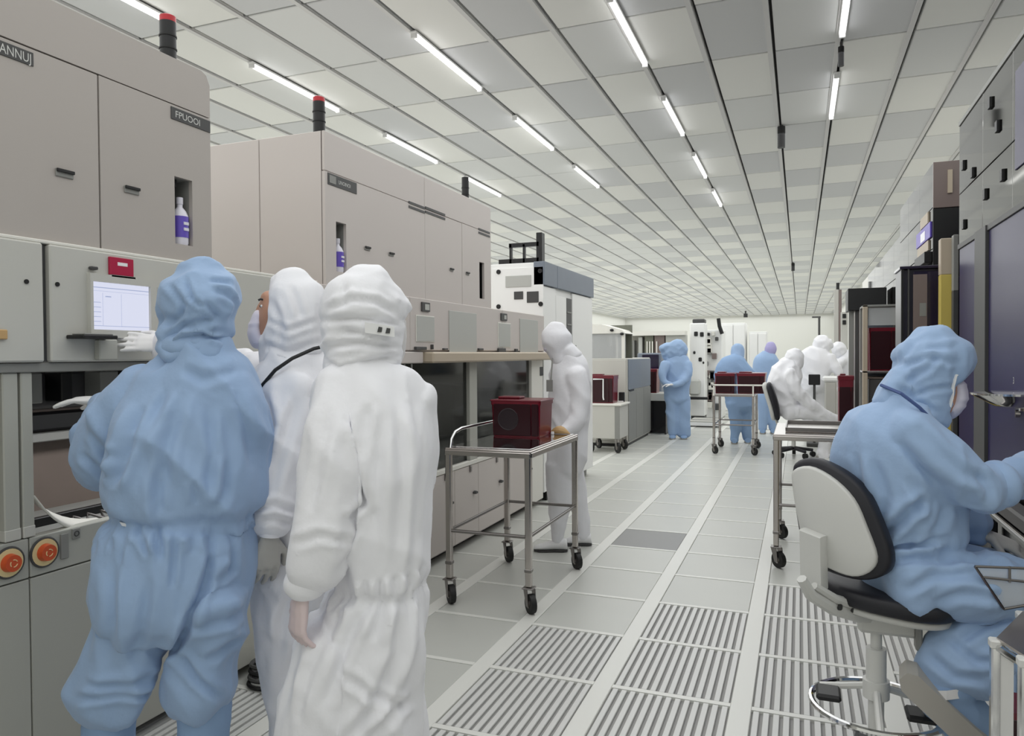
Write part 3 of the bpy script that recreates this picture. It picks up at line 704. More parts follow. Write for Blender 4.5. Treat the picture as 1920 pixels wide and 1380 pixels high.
def red_box(name, label, x0, x1, y0, y1, z0, z1, group='dark red cassette boxes', disc=False, lid=True):
    t = thing(name, label, 'box', ((x0 + x1) / 2, (y0 + y1) / 2, z0), group)
    dx, dy = (x1 - x0), (y1 - y0); tp = .05
    rings = []
    for u, g in ((0, .0), (.05, .01), (.86, 1 * tp), (.86, tp * 1.5), (.97, tp * 1.6)):
        ex, ey = dx * tp * 0 + dx * (tp * 1.6 - g) * .5, dy * (tp * 1.6 - g) * .5; z = z0 + (z1 - z0) * u; c = .012
        rings.append([(x0 + ex + c, y0 + ey, z), (x1 - ex - c, y0 + ey, z), (x1 - ex, y0 + ey + c, z), (x1 - ex, y1 - ey - c, z), (x1 - ex - c, y1 - ey, z), (x0 + ex + c, y1 - ey, z), (x0 + ex, y1 - ey - c, z), (x0 + ex, y0 + ey + c, z)])
    obj('shell', MB().loft(rings), 'red_plastic', t)
    if lid:
        bx('lid', x0 - .004, x1 + .004, y0 - .004, y1 + .004, z1 - (z1 - z0) * .045, z1, 'red_plastic', t, .008)
        bx('lid_grip', x0 + .02, x0 + dx * .5, y0 + dy * .3, y1 - dy * .3, z1, z1 + .018, 'red_plastic', t, .006)
    bx('front_window', x0 + dx * .06, x1 - dx * .19, y0 - .003 + dy * .01, y0 + .02 + dy * .02, z0 + (z1 - z0) * .04, z0 + (z1 - z0) * .9, 'red_dark', t, .004)
    bx('corner_rib', x1 - dx * .18, x1 - dx * .04, y0 - .004 + dy * .01, y0 + .02, z0 + (z1 - z0) * .04, z0 + (z1 - z0) * .9, 'red_dark', t, .004)
    if disc:
        obj('round_recess', MB().torus((x0 + dx * .36, y0 - .003, z0 + (z1 - z0) * .48), dx * .2, .004, 1, 28, 6).cyl((x0 + dx * .36, y0 - .002, z0 + (z1 - z0) * .48), (x0 + dx * .36, y0 + .01, z0 + (z1 - z0) * .48), dx * .2, n=28), 'recess', t, True)
    return t
q = oY(1628, 692, Yg), oY(1690, 612, Yg)
red_box('cassette_box', 'large dark red box standing on the grey shelf unit of the right row', x0 + .06, x1 - .04, Yg + .04, Yg + .36, zs_[0] - .02, zs_[1], lid=False)
bx_ = None
t = thing('storage_bin', 'dark bin on the lower shelf of the grey unit', 'bin', ((x0 + x1) / 2, Yg + .2, .75)); bx('bin_body', x0 + .06, x1 - .04, Yg + .04, Yg + .4, .75, zs_[0] - .1, 'inner_dark', t, .01); bx('bin_rim', x0 + .05, x1 - .035, Yg + .035, Yg + .405, zs_[0] - .1, zs_[0] - .085, 'inner_brown', t, .004)
# black cabinet top behind and uprights
Yb = 9.6
r = rY(1590, 541, 1662, 760, Yb)
t = thing('black_topped_cabinet', 'tall dark cabinet with a big black top box beside the grey shelf unit', 'cabinet', ((r[0] + r[1]) / 2, Yb + .3, 0))
zk = oY(1600, 582, Yb)[2]; bx('top_box', r[0], r[1], Yb, Yb + .5, zk, r[3], 'black', t, .004)
a, b = oY(1604, 600, Yb)[0], oY(1620, 600, Yb)[0]; bx('dark_column', a, b, Yb + .05, Yb + .3, 0, zk, 'brown_panel', t, .004); bx('dark_column', a, a + (b - a) * .4, Yb + .04, Yb + .05, 0, zk, 'inner_dark', t)
a2 = oY(1589, 600, Yb)[0]; bx('grey_panel', a2 + .02, a - .01, Yb + .1, Yb + .14, 0, zk, 'mid_grey', t, .003); bx('carcass', b, r[1], Yb + .1, Yb + .5, 0, zk, 'purple_deep', t, .004); bx('foot', a2, r[1], Yb, Yb + .5, 0, .05, 'tan', t)
Yw = 15.0
r = rY(1577, 585, 1590, 650, Yw)
t = thing('switch_column', 'slim pale column with two square black switches beside the black topped cabinet', 'column', ((r[0] + r[1]) / 2, Yw, 0))
bx('column_body', r[0], r[1], Yw, Yw + .12, 0, r[3], 'paint_pale', t, .004)
for py in (592, 604): c = oY(1583, py, Yw); bx('switch', c[0] - .03, c[0] + .03, Yw - .02, Yw, c[2] - .045, c[2] + .035, 'black', t, .004)
Yw = 15.6
r = rY(1564, 543, 1578, 640, Yw)
t = thing('pale_duct', 'slim pale vertical duct with a black rod on top near the far right wall', 'duct', ((r[0] + r[1]) / 2, Yw, 0))
bx('duct_body', r[0], r[0] + (r[1] - r[0]) * .6, Yw, Yw + .1, 0, r[3], 'paint_grey', t, .004); bx('dark_edge', r[0] + (r[1] - r[0]) * .62, r[1], Yw, Yw + .1, 0, r[3], 'brown_panel', t)
z = oY(1570, 530, Yw)[2]; obj('black_rod', MB().cyl(((r[0] + r[1]) / 2, Yw + .05, r[3]), ((r[0] + r[1]) / 2, Yw + .05, z), .03, n=10), 'black', t, True)
r_ = red_box('cassette_box', 'tall red box standing at the foot of the dark cabinet columns', oY(1572, 700, 9.2)[0], oY(1601, 700, 9.2)[0], 9.2, 9.45, 0, oY(1585, 704, 9.2)[2], lid=True)
# ------------------------------------------------------------------ carts
def caster(x, y, z, parent, ang=.75, r=.058):
    ax = np.array([math.cos(ang), math.sin(ang), 0]); bk = np.array([math.sin(ang), -math.cos(ang), 0]); o_ = np.array([x, y, 0]); u_ = np.array([0, 0, 1.])
    f = MB(); f.box(x - .035, x + .035, y - .035, y + .035, z - .008, z, .002)
    for sg in (-1, 1):
        e = ax * sg * .026; f.prism([o_ + e + bk * .045 + u_ * (r * .7), o_ + e + bk * .012 + u_ * (r * .7), o_ + e - bk * .03 + u_ * (z - .008), o_ + e + bk * .03 + u_ * (z - .008)], ax * .004)
    c = obj('caster', f, 'steel_dark', parent)
    cc = o_ + bk * .028 + u_ * r
    w = obj('wheel', MB().cyl(cc - ax * .017, cc + ax * .017, r, n=24), 'rubber', c, True); obj('wheel_hub', MB().cyl(cc - ax * .02, cc + ax * .02, r * .42, n=14), 'steel', c, True)
    return c
def steel_cart(label, x0, x1, y0, y1, zt, rail=True, zl=.45, group='steel carts'):
    t = thing('steel_cart', label, 'cart', ((x0 + x1) / 2, (y0 + y1) / 2, 0), group); s = .019
    q = MB(); q.box(x0 - s, x1 + s, y0 - s, y1 + s, zt - .02, zt, .005); q.box(x0 - s, x1 + s, y0 - s - .004, y0 + .012, zt - .045, zt - .012, .004); q.box(x0 - s, x1 + s, y1 - .012, y1 + s + .004, zt - .045, zt - .012, .004)
    q.box(x0 - s - .004, x0 + .012, y0, y1, zt - .045, zt - .012, .004); q.box(x1 - .012, x1 + s + .004, y0, y1, zt - .045, zt - .012, .004)
    obj('tabletop', q, 'steel', t)
    for x in (x0, x1):
        for y in (y0, y1):
            l = bx('leg', x - s, x + s, y - s, y + s, .15, zt - .02, 'steel', t, .006); caster(x, y, .15, l)
            bx('leg_collar', x - s - .003, x + s + .003, y - s - .003, y + s + .003, .24, .26, 'steel_dark', l, .003)
    for a, b in (((x0, y0), (x1, y0)), ((x0, y1), (x1, y1)), ((x0, y0), (x0, y1)), ((x1, y0), (x1, y1))):
        obj('stretcher', MB().cyl((a[0], a[1], zl), (b[0], b[1], zl), .011, n=10), 'steel_dark', t, True)
    if rail:
        x = x0 + .01; obj('push_rail', MB().path([(x, y0, zt - .02), (x, y0 + .02, zt + .05), (x, y0 + .07, zt + .09), (x, y0 + .16, zt + .105), (x, y1 - .16, zt + .105), (x, y1 - .07, zt + .09), (x, y1 - .02, zt + .05), (x, y1, zt - .02)], .011, 10), 'chrome', t, True)
        bx('tray_plate', x0 + .0, x1, y0 + .03, y1 - .03, zt, zt + .006, 'chrome', t, .002)
    return t
steel_cart('steel cart on casters carrying a dark red box in front of the beige machine', -2.05, -1.52, 4.14, 5.12, .972)
b0, b1 = oZ(922, 822, .985), oZ(1022, 822, .985)
red_box('cassette_box', 'dark red box with a round recess on the nearest steel cart', -2.02, -1.65, 4.74, 5.03, .979, 1.238, disc=True)
t = thing('tan_pouch', 'crumpled tan pouch lying on the steel cart beside the red box', 'pouch', (-1.60, 5.03, .978))
rr = []
for u in np.linspace(0, 1, 7):
    s_ = math.sin(math.pi * min(1, u * .9 + .08)); rr.append([(-1.68 + .15 * u, 5.045 + .04 * math.cos(a) * s_, .979 + .03 * s_ + .03 * math.sin(a) * s_) for a in np.linspace(0, 2 * math.pi, 11)[:-1]])
obj('pouch_body', MB().loft(rr), 'tan_tag', t, True); bx('pouch_clip', -1.655, -1.635, 4.98, 5.0, .979, 1.0, 'paper', t, .003)
steel_cart('steel cart on casters behind the chair of the seated blue person', -.16, .42, 5.65, 6.55, .965, rail=False)
t = thing('tray', 'flat steel tray lying on the steel cart behind the seated blue person', 'tray', (.1, 6.05, .966)); bx('tray_base', -.1, .36, 5.8, 6.45, .966, .974, 'steel', t, .003)
for a in ((-.1, -.09, 5.8, 6.45), (.35, .36, 5.8, 6.45), (-.09, .35, 5.8, 5.81), (-.09, .35, 6.44, 6.45)): bx('tray_rim', *a, .974, 1.0, 'steel_dark', t, .002)
# far cart with red boxes
c = [oZ(1343, 845, 0), oZ(1410, 857, 0)]
zt = .88; x0, x1, y0 = -1.24, -.66, 11.75
steel_cart('steel cart with two long red boxes on it in the far aisle', x0, x1, y0, y0 + .9, zt + .05, rail=False)
def up(px, py, Y): return oY(px, py, Y)
red_box('cassette_box', 'long dark red box on the left of the far aisle cart', x0 + .0, x0 + .30, y0 + .1, y0 + .7, zt + .051, up(1360, 700, y0)[2])
red_box('cassette_box', 'long dark red box on the right of the far aisle cart', x0 + .33, x1 + .17, y0 + .1, y0 + .7, zt + .051, up(1410, 700, y0)[2])
t = thing('handrail', 'thin pale rail along the far aisle cart', 'rail', (-.95, y0 - .05, zt)); bx('rail_bar', x0 - .02, x1 + .2, y0 - .045, y0 - .03, up(1380, 722, y0)[2] - .012, up(1380, 722, y0)[2] + .012, 'paint_cream', t, .003)
for x in (x0, x1): bx('rail_stem', x - .01, x + .01, y0 - .045, y0 - .03, zt + .02, up(1380, 722, y0)[2], 'paint_cream', t)
# ------------------------------------------------------------------ equipment farther along the left
Ym = 12.1
r = rY(1108, 672, 1176, 838, Ym); zt = r[3]
t = thing('grey_process_cabinet', 'waist high pale grey cabinet with a glazed box on top beyond the white machine', 'cabinet', (-3.0, 12.9, 0))
xr = oY(1176, 700, Ym)[0]
bx('carcass', xr - 1.3, xr, Ym, 14.1, .05, zt, 'paint_grey', t, .01); bx('front_panel', xr - 1.25, xr - .02, Ym - .015, Ym, .1, zt - .03, 'paint_grey', t, .004)
for a, b in ((Ym + .05, 12.75), (12.77, 13.4), (13.42, 14.08)): bx('side_door', xr, xr + .015, a, b, .08, zt - .55, 'mid_grey', t, .003)
bx('side_panel', xr, xr + .015, Ym + .05, 14.08, zt - .53, zt - .02, 'header_grey', t, .003); bx('slot', xr + .015, xr + .02, Ym + .1, Ym + .45, zt - .56, zt - .53, 'black', t); bx('plinth', xr - 1.2, xr - .03, Ym + .05, 14.05, 0, .05, 'black', t)
g0 = oY(1110, 608, Ym)[2]
gb = bx('glazed_box_back', xr - 1.2, xr - .06, Ym + .65, Ym + .7, zt, g0, 'inner_green', t)
for a, b, z0, z1, m_ in ((xr - .62, xr - .45, zt + .28, zt + .5, 'black'), (xr - .9, xr - .3, zt + .02, zt + .22, 'inner_dark'), (xr - .36, xr - .3, zt + .1, g0 - .1, 'mid_grey'), (xr - .24, xr - .2, zt, g0 - .1, 'paint_grey'), (xr - .15, xr - .11, zt, g0 - .1, 'mid_grey')): bx('inner_module', a, b, Ym + .2, Ym + .4, z0, z1, m_, t, .01)
q = MB().prism([(xr - 1.25, Ym + .02, g0), (xr - .45, Ym + .02, g0), (xr - .1, Ym + .02, g0 - .1), (xr - .04, Ym + .02, g0 - .16), (xr - 1.25, Ym + .02, g0 - .16)], (0, .7, 0)); obj('hood', q, 'paint_cream', t)
bx('glazed_box_post', xr - .1, xr - .05, Ym + .03, Ym + .08, zt, g0 - .15, 'paint_cream', t); bx('glass', xr - 1.2, xr - .1, Ym + .05, Ym + .055, zt, g0 - .15, 'clear', t)
for px, py in ((1147, 619), (1166, 626)): c_ = oY(px, py, Ym); obj('lamp_knob', MB().ell((c_[0], Ym, c_[2]), (.035, .03, .025), 10, 6), 'black', t, True)
# low cart with a red box in front of it
xa = oZ(1152, 845, 0); zt = oY(1130, 757, 11.3)[2]
t = thing('supply_cart', 'pale closed cart on casters carrying a red box beside the grey cabinet', 'cart', (-3.1, 11.6, 0))
xl, xr2 = oY(1098, 780, 11.3)[0], oY(1162, 780, 11.3)[0]
bx('cart_body', xl, xr2, 11.3, 11.9, .22, zt - .03, 'paint_grey', t, .006); bx('cart_top', xl - .02, xr2 + .03, 11.28, 11.92, zt - .03, zt, 'paint_cream', t, .006); bx('cart_edge', xr2 - .08, xr2 + .001, 11.296, 11.3, .22, zt - .04, 'mid_grey', t)
for x in (xl + .06, xr2 - .06):
    for y in (11.36, 11.84): caster(x, y, .22, t, .75, .08)
red_box('cassette_box', 'dark red box on the pale closed cart beside the grey cabinet', xl + .02, oY(1149, 740, 11.35)[0], 11.4, 11.75, zt, oY(1130, 704, 11.35)[2])
t = thing('wand', 'thin white hook hanging on the red box of the closed cart', 'hook', (0, 0, 0)); c_ = oY(1131, 712, 11.37); t.location = tuple(c_)
obj('hook_rod', MB().path([oY(1112, 711, 11.37), oY(1131, 711, 11.37), oY(1131, 745, 11.37), oY(1132, 750, 11.37)], .012, 6), 'paper', t)
t = thing('black_phone', 'small black handset on the pale closed cart', 'handset', oY(1158, 738, 11.5)); c_ = oY(1157, 737, 11.5); bx('handset_body', c_[0] - .04, c_[0] + .05, 11.78, 11.84, zt, c_[2], 'black', t, .008); bx('handset_base', c_[0] - .05, c_[0] + .04, 11.77, 11.88, zt, zt + .02, 'paper', t, .004)
# bench with black cabinet and red box (by the bending blue person)
Yk = 14.2
r = rY(1208, 737, 1248, 752, Yk)
t = thing('work_bench', 'small white topped bench with a black front near the bending blue person', 'bench', ((r[0] + r[1]) / 2, Yk + .3, 0))
bx('bench_top', r[0], r[1], Yk, Yk + .6, r[2], r[3], 'paint_pale', t, .01); bx('black_front', r[0] + .05, r[1], Yk + .03, Yk + .05, .02, r[2], 'black_gloss', t); bx('leg_panel', r[0], r[0] + .03, Yk + .02, Yk + .6, 0, r[2], 'black', t); bx('leg_panel', r[1] - .03, r[1], Yk + .05, Yk + .6, 0, r[2], 'black', t)
red_box('cassette_box', 'dark red box on the small bench beside the bending blue person', oY(1197, 710, Yk)[0], oY(1231, 710, Yk)[0], Yk + .05, Yk + .4, r[3], oY(1215, 692, Yk)[2])
bx_ = thing('bench_console', 'dark blue-grey console standing behind the small bench', 'console', (oY(1215, 680, 15)[0], 15.2, 0)); r = rY(1195, 662, 1240, 700, 15.0); bx('console_body', r[0], r[1], 15, 15.4, 0, r[3], 'header_grey', bx_, .02); bx('console_screen', r[0] + .1, r[1] - .05, 14.98, 15, r[2] + .05, r[3] - .03, 'purple_deep', bx_, .01)
# long cream shelf row in the distance
Yd = 17.0
t = thing('display_row', 'long low row of cream framed cabinets with windows at the far left', 'cabinet', (oY(1230, 700, Yd)[0], Yd + .4, 0))
r = rY(1168, 622, 1284, 628, Yd); zb = oY(1200, 672, Yd)[2]
bx('top_beam', r[0], r[1], Yd, Yd + .4, r[2], r[3], 'paint_cream', t); bx('base_run', r[0], r[1], Yd, Yd + .4, 0, zb, 'paint_grey', t); bx('back_run', r[0], r[1], Yd + .36, Yd + .4, zb, r[2], 'paint_pale', t)
for x_, x2, y_, m_ in ((1172, 1185, 640, 'tan'), (1185, 1190, 638, 'mid_grey'), (1196, 1205, 632, 'vent_grey'), (1208, 1226, 628, 'inner_green'), (1226, 1247, 628, 'brown_panel'), (1247, 1287, 628, 'vent_grey')):
    r_ = rY(x_, y_, x2, 672, Yd + .1); bx('cabinet_block', r_[0] + .01, r_[1] - .01, Yd + .1, Yd + .36, zb, r_[3], m_, t, .01)
for x_ in (1212, 1217, 1222, 1230): r_ = rY(x_, 640, x_ + 2, 668, Yd + .05); bx('white_bar', r_[0], r_[1], Yd + .06, Yd + .1, r_[2], r_[3], 'paint_cream', t)
# bright white rack machines in the far aisle
Yr = 17.5
r = rY(1293, 606, 1322, 770, Yr)
t = thing('white_rack_machine', 'bright white tall machine with dark round ports in the far aisle', 'machine', ((r[0] + r[1]) / 2, Yr + .5, 0), 'white far machines')
bx('body', r[0], r[1], Yr, Yr + .5, .1, r[3], 'paint_white', t, .02); bx('roof_box', r[0] + .05, r[1] - .02, Yr + .1, Yr + .45, r[3], r[3] + .1, 'dark_grey', t, .02); bx('foot', r[0] + .02, r[1] - .02, Yr + .05, Yr + .45, 0, .1, 'dark_grey', t)
for px, py, s_ in ((1305, 626, 4), (1316, 627, 4), (1302, 661, 2.5), (1313, 674, 3.5), (1322 - 3, 680, 2)):
    c_ = oY(px, py, Yr); k_ = s_ / 75; bx('port', c_[0] - k_ * .8, c_[0] + k_ * .8, Yr - .03, Yr, c_[2] - k_, c_[2] + k_, 'black', t, .02)
bx('side_stage', r[0] + .02, r[0] + .25, Yr - .3, Yr, .6, .95, 'vent_grey', t, .03); bx('stage_arm', r[0], r[1] + .1, Yr - .35, Yr - .25, .5, .56, 'black', t, .01)
r = rY(1322, 618, 1345, 770, 18.0)
t = thing('white_rack_machine', 'white rack full of cables and dark fittings in the far aisle behind the far cart', 'machine', ((r[0] + r[1]) / 2, 18.4, 0), 'white far machines')
bx('body', r[0], r[1] + .1, 18.15, 19, 0, r[3], 'paint_white', t, .02)
rg = random.Random(3)
for k in range(26):
    px, py = rg.uniform(1323, 1347), rg.uniform(622, 765); c_ = oY(px, py, 18.05); s_ = rg.uniform(.03, .08)
    bx('fitting', c_[0] - s_, c_[0] + s_ * .8, 18.0, 18.15, c_[2] - s_, c_[2] + s_ * 1.4, rg.choice(['black', 'dark_grey', 'mid_grey', 'paint_cream', 'brown_panel']), t, .01)
c_ = oY(1349, 622, 18.0); obj('antenna', MB().path([oY(1347, 597, 18.05), oY(1349, 612, 18.05), oY(1354, 626, 18.05)], .045, 8), 'black', t, True)
for k, (x0, x1, pt, lab) in enumerate(((1352, 1398, 606, 'white panel cabinet left of the pair in the far aisle centre'), (1404, 1438, 622, 'white panel cabinet right of the pair in the far aisle centre'))):
    r = rY(x0, pt, x1, 770, 19.5); t = thing('white_panel_cabinet', lab, 'cabinet', ((r[0] + r[1]) / 2, 19.9, 0), 'white panel cabinets')
    bx('carcass', r[0], r[1], 19.5, 20.2, 0, r[3], 'paint_white', t, .01); m_ = (r[0] + r[1]) / 2
    bx('door', r[0] + .02, m_ - .01, 19.47, 19.5, .1, r[3] - .05, 'paint_white', t, .006); bx('door', m_ + .01, r[1] - .02, 19.47, 19.5, .1, r[3] - .05, 'paint_white', t, .006)
t = thing('floor_platform', 'low white slatted platform on the floor of the far aisle', 'platform', (oZ(1320, 780, .1)[0], 16.5, 0)); a, b = oY(1290, 790, 16)[0], oY(1350, 790, 16)[0]
bx('platform_base', a, b, 15.9, 17.0, .02, .10, 'paint_white', t, .01)
for k in range(4): bx('platform_slat', a + .02, b - .02, 15.9 + .26 * k, 16.05 + .26 * k, .10, .13, 'mid_grey' if k % 2 else 'paint_pale', t, .01)
for x in (a + .1, b - .1): bx('platform_foot', x - .04, x + .04, 15.95, 16.9, 0, .02, 'black', t)
t = thing('far_wall_post', 'thin dark vertical pole in front of the far wall', 'pole', (oY(1536, 640, 30)[0], 30, 0)); c_ = oY(1536, 594, 30); obj('pole_shaft', MB().cyl((c_[0], 30, 0), (c_[0], 30, c_[2]), .04, n=8), 'dark_grey', t); bx('pole_arm', c_[0] - .25, c_[0] + .05, 29.97, 30.03, c_[2] - .04, c_[2] + .02, 'dark_grey', t)
# things hanging from the ceiling
def hung(px, pt, pb, Y, label, rr=.045, nm='ceiling_sensor'):
    c_ = oY(px, pt, Y); d_ = oY(px, pb, Y); x = c_[0]
    t = thing(nm, label, 'sensor', (x, Y, d_[2])); obj('sensor_body', MB().cyl((x, Y, d_[2]), (x, Y, min(c_[2], ZC - .02)), rr, rr, 12), 'black', t, True); obj('sensor_stem', MB().cyl((x, Y, min(c_[2], ZC - .02)), (x, Y, ZC), rr * .4, n=8), 'dark_grey', t, True)
    return t
hung(1465, 234, 277, 9.5, 'black rod hanging from the ceiling grid above the aisle')
hung(1487, 491, 508, 24, 'small black rod hanging from the distant ceiling', .05)
hung(1398, 588, 595, 50, 'tiny black dome hanging from the farthest ceiling', .13)
hung(1577, 88, 124, 7.15, 'black end fitting hanging between two strip lights of the right row', .025)

pu = thing('power_unit', 'low pale box with dark cables on the floor behind the foreground lab chair', 'box', (.73, 4.4, 0))
bx('unit_body', .60, .86, 4.2, 4.6, .03, .25, 'paint_low', pu, .01); bx('unit_lid', .59, .87, 4.19, 4.61, .25, .27, 'paint_pale', pu, .006); bx('unit_front', .62, .84, 4.19, 4.2, .06, .22, 'dark_grey', pu); bx('unit_foot', .62, .84, 4.22, 4.58, 0, .03, 'black', pu)
for k in range(3): obj('cable', MB().path([(.64 + .06 * k, 4.19, .18), (.60 + .05 * k, 4.08, .16), (.58 + .06 * k, 4.0, .03), (.66 + .07 * k, 3.9, .012)], .009, 6), 'steel_dark' if k == 1 else 'rubber', pu, True)
# ------------------------------------------------------------------ people: one continuous suit surface grown from tapered limbs
def vnoise(P, seed=0):
    P = np.asarray(P, float) + 57.3 * seed + 100; I = np.floor(P).astype(np.int64); f = P - I; u = f * f * (3 - 2 * f)
    def h(a, b, c):
        n = (a * 374761393 + b * 668265263 + c * 2147483647 * 3 + seed * 974711) & 0xffffffff
        n = ((n ^ (n >> 13)) * 1274126177) & 0xffffffff; n = (n ^ (n >> 16)) & 0xffffffff
        return n / 0xffffffff * 2 - 1
    r = 0
    for dx in (0, 1):
        for dy in (0, 1):
            for dz in (0, 1):
                w = (u[:, 0] if dx else 1 - u[:, 0]) * (u[:, 1] if dy else 1 - u[:, 1]) * (u[:, 2] if dz else 1 - u[:, 2])
                r = r + w * h(I[:, 0] + dx, I[:, 1] + dy, I[:, 2] + dz)
    return r
def limb_mb(q, pts, zc0, n=18, sub=3):
    """pts rows: px, py, depth offset (m), half width px, half depth m ; placed in 3-D at their own distance"""
    A = np.array(pts, float)
    if len(A) > 2 and sub > 1:           # smooth the path
        t = np.arange(len(A)); T = np.linspace(0, len(A) - 1, (len(A) - 1) * sub + 1); B = np.zeros((len(T), 5))
        for i, x in enumerate(T):
            k = min(int(x), len(A) - 2); f = x - k
            p0 = A[max(k - 1, 0)]; p1 = A[k]; p2 = A[k + 1]; p3 = A[min(k + 2, len(A) - 1)]
            B[i] = .5 * ((2 * p1) + (p2 - p0) * f + (2 * p0 - 5 * p1 + 4 * p2 - p3) * f * f + (3 * p1 - p0 - 3 * p2 + p3) * f ** 3)
        B[:, 3] = np.maximum(B[:, 3], A[:, 3].min() * .8); B[:, 4] = np.maximum(B[:, 4], A[:, 4].min() * .8); A = B
    C_ = [J(a[0], a[1], zc0 + a[2]) for a in A]; rings = []
    m = len(C_)
    for i in range(m):
        t = C_[min(i + 1, m - 1)] - C_[max(i - 1, 0)]; t /= np.linalg.norm(t) + 1e-9
        v = C_[i] - CAM; v /= np.linalg.norm(v); s = np.cross(t, v); s /= np.linalg.norm(s) + 1e-9; d = np.cross(s, t)
        rw = A[i][3] * (zc0 + A[i][2]) / F; rd = A[i][4]
        def ring(c, k): return [c + k * (rw * math.cos(a) * s + rd * math.sin(a) * d) for a in np.linspace(0, 2 * math.pi, n + 1)[:-1]]
        e = min(rw, rd)
        if i == 0: rings.append(ring(C_[0] - t * e * .55, .45)); rings.append(ring(C_[0] - t * e * .35, .75))
        rings.append(ring(C_[i], 1))
        if i == m - 1: rings.append(ring(C_[-1] + t * e * .35, .75)); rings.append(ring(C_[-1] + t * e * .55, .45))
    q.loft(rings)
def remeshed(name, q, m, parent, voxel=.012, smooth=3, folds=None, frame=None, creases=None):
    """union of the pieces as one surface; folds = [(kind, amplitude, freq_across, freq_down, seed)]"""
    me = bpy.data.meshes.new(name); off = wloc(parent); me.from_pydata([tuple(np.array(v) - off) for v in q.v], [], q.f)
    b = bmesh.new(); b.from_mesh(me); bmesh.ops.recalc_face_normals(b, faces=b.faces); b.to_mesh(me); b.free()
    o = bpy.data.objects.new(name, me); C.objects.link(o)
    r = o.modifiers.new('r', 'REMESH'); r.mode = 'VOXEL'; r.voxel_size = voxel
    s = o.modifiers.new('s', 'SMOOTH'); s.factor = .5; s.iterations = smooth
    dg = bpy.context.evaluated_depsgraph_get(); me2 = bpy.data.meshes.new_from_object(o.evaluated_get(dg))
    o.modifiers.clear(); o.data = me2; bpy.data.meshes.remove(me)
    if folds or creases:
        folds = folds or []
        n = len(me2.vertices); co = np.empty(n * 3); me2.vertices.foreach_get('co', co); co = co.reshape(-1, 3)
        no = np.empty(n * 3); me2.vertex_normals.foreach_get('vector', no); no = no.reshape(-1, 3)
        rt, fw = frame; u = co @ rt; d = co @ fw; z = co[:, 2]; disp = np.zeros(n)
        for kind, amp, fa, fd, seed, *win in folds:
            a = 1.0
            if win:      # only near a height (waist gathers) or on one region
                zc, hw = win[0], win[1]; a = np.exp(-((z + off[2] - zc) / hw) ** 2)
            if kind == 'ridge':
                k = vnoise(np.stack([u * fa, d * fa, z * fd], 1), seed); disp += amp * a * (1 - 2.2 * np.abs(k)) 
            elif kind == 'diag':
                k = vnoise(np.stack([(u + .8 * z) * fa, d * fa, (z - .8 * u) * fd], 1), seed); disp += amp * a * (1 - 2.2 * np.abs(k))
            elif kind == 'pinch': disp -= amp * a
            else:
                disp += amp * a * vnoise(np.stack([u * fa, d * fa, z * fd], 1), seed)
        if creases:      # sculpted cloth folds: a valley with a soft ridge on each side, on the surface turned to the viewer
            wp = co + off - CAM; cc = wp @ M.T; P2 = np.stack([960 + F * cc[:, 0] / cc[:, 2], 690 + F * cc[:, 1] / cc[:, 2]], 1); dist = cc[:, 2]
            facing = np.clip(-(no * (wp / np.linalg.norm(wp, axis=1)[:, None])).sum(1) * 2.5, 0, 1)
            for wd, amp, pts in creases:
                A = np.array(pts, float); best = np.full(n, 1e9); tt = np.zeros(n); L = len(A) - 1
                for i in range(L):
                    ab = A[i + 1] - A[i]; t = np.clip(((P2 - A[i]) @ ab) / (ab @ ab), 0, 1); d_ = np.linalg.norm(P2 - A[i] - t[:, None] * ab, axis=1)
                    k = d_ < best; best[k] = d_[k]; tt[k] = (i + t[k]) / L
                fade = np.clip(np.minimum(tt, 1 - tt) * 5, .0, 1) ** .7
                disp += amp * facing * fade * (-np.exp(-(best / wd) ** 2) + .75 * np.exp(-((best - 1.9 * wd) / wd) ** 2))
        co = co + no * disp[:, None]; me2.vertices.foreach_set('co', co.reshape(-1))
    me2.materials.clear(); me2.materials.append(MATS[m])
    me2.polygons.foreach_set('use_smooth', [True] * len(me2.polygons)); me2.update()
    o.name = name; o.parent = parent; return o
RT = M.T @ np.array([1, 0, 0]); RT[2] = 0; RT /= np.linalg.norm(RT); FW = M.T @ np.array([0, 0, 1]); FW[2] = 0; FW /= np.linalg.norm(FW)
def frame_at(px, zc):
    v = J(px, 690, zc) - CAM; v[2] = 0; v /= np.linalg.norm(v); return np.array([v[1], -v[0], 0]), v
def fpt(px, zc):
    p = J(px, 690, zc); return np.array([p[0], p[1], 0.0])
def floor_py(px, zc, z=0.0):
    lo, hi = -3000, 6000
    for _ in range(60):
        m_ = (lo + hi) / 2
        if J(px, m_, zc)[2] > z: lo = m_
        else: hi = m_
    return lo
def person(label, px, zc, z0=0.0, group=None):
    p = fpt(px, zc); p[2] = z0
    return thing('person', label, 'person', p, group)
def body_of(parts, zc, parent, m, px, voxel=.012, folds=None, smooth=3, name='body', creases=None):
    q = MB()
    for p in parts: limb_mb(q, p, zc)
    return remeshed(name, q, m, parent, voxel, smooth, folds, frame_at(px, zc), creases)
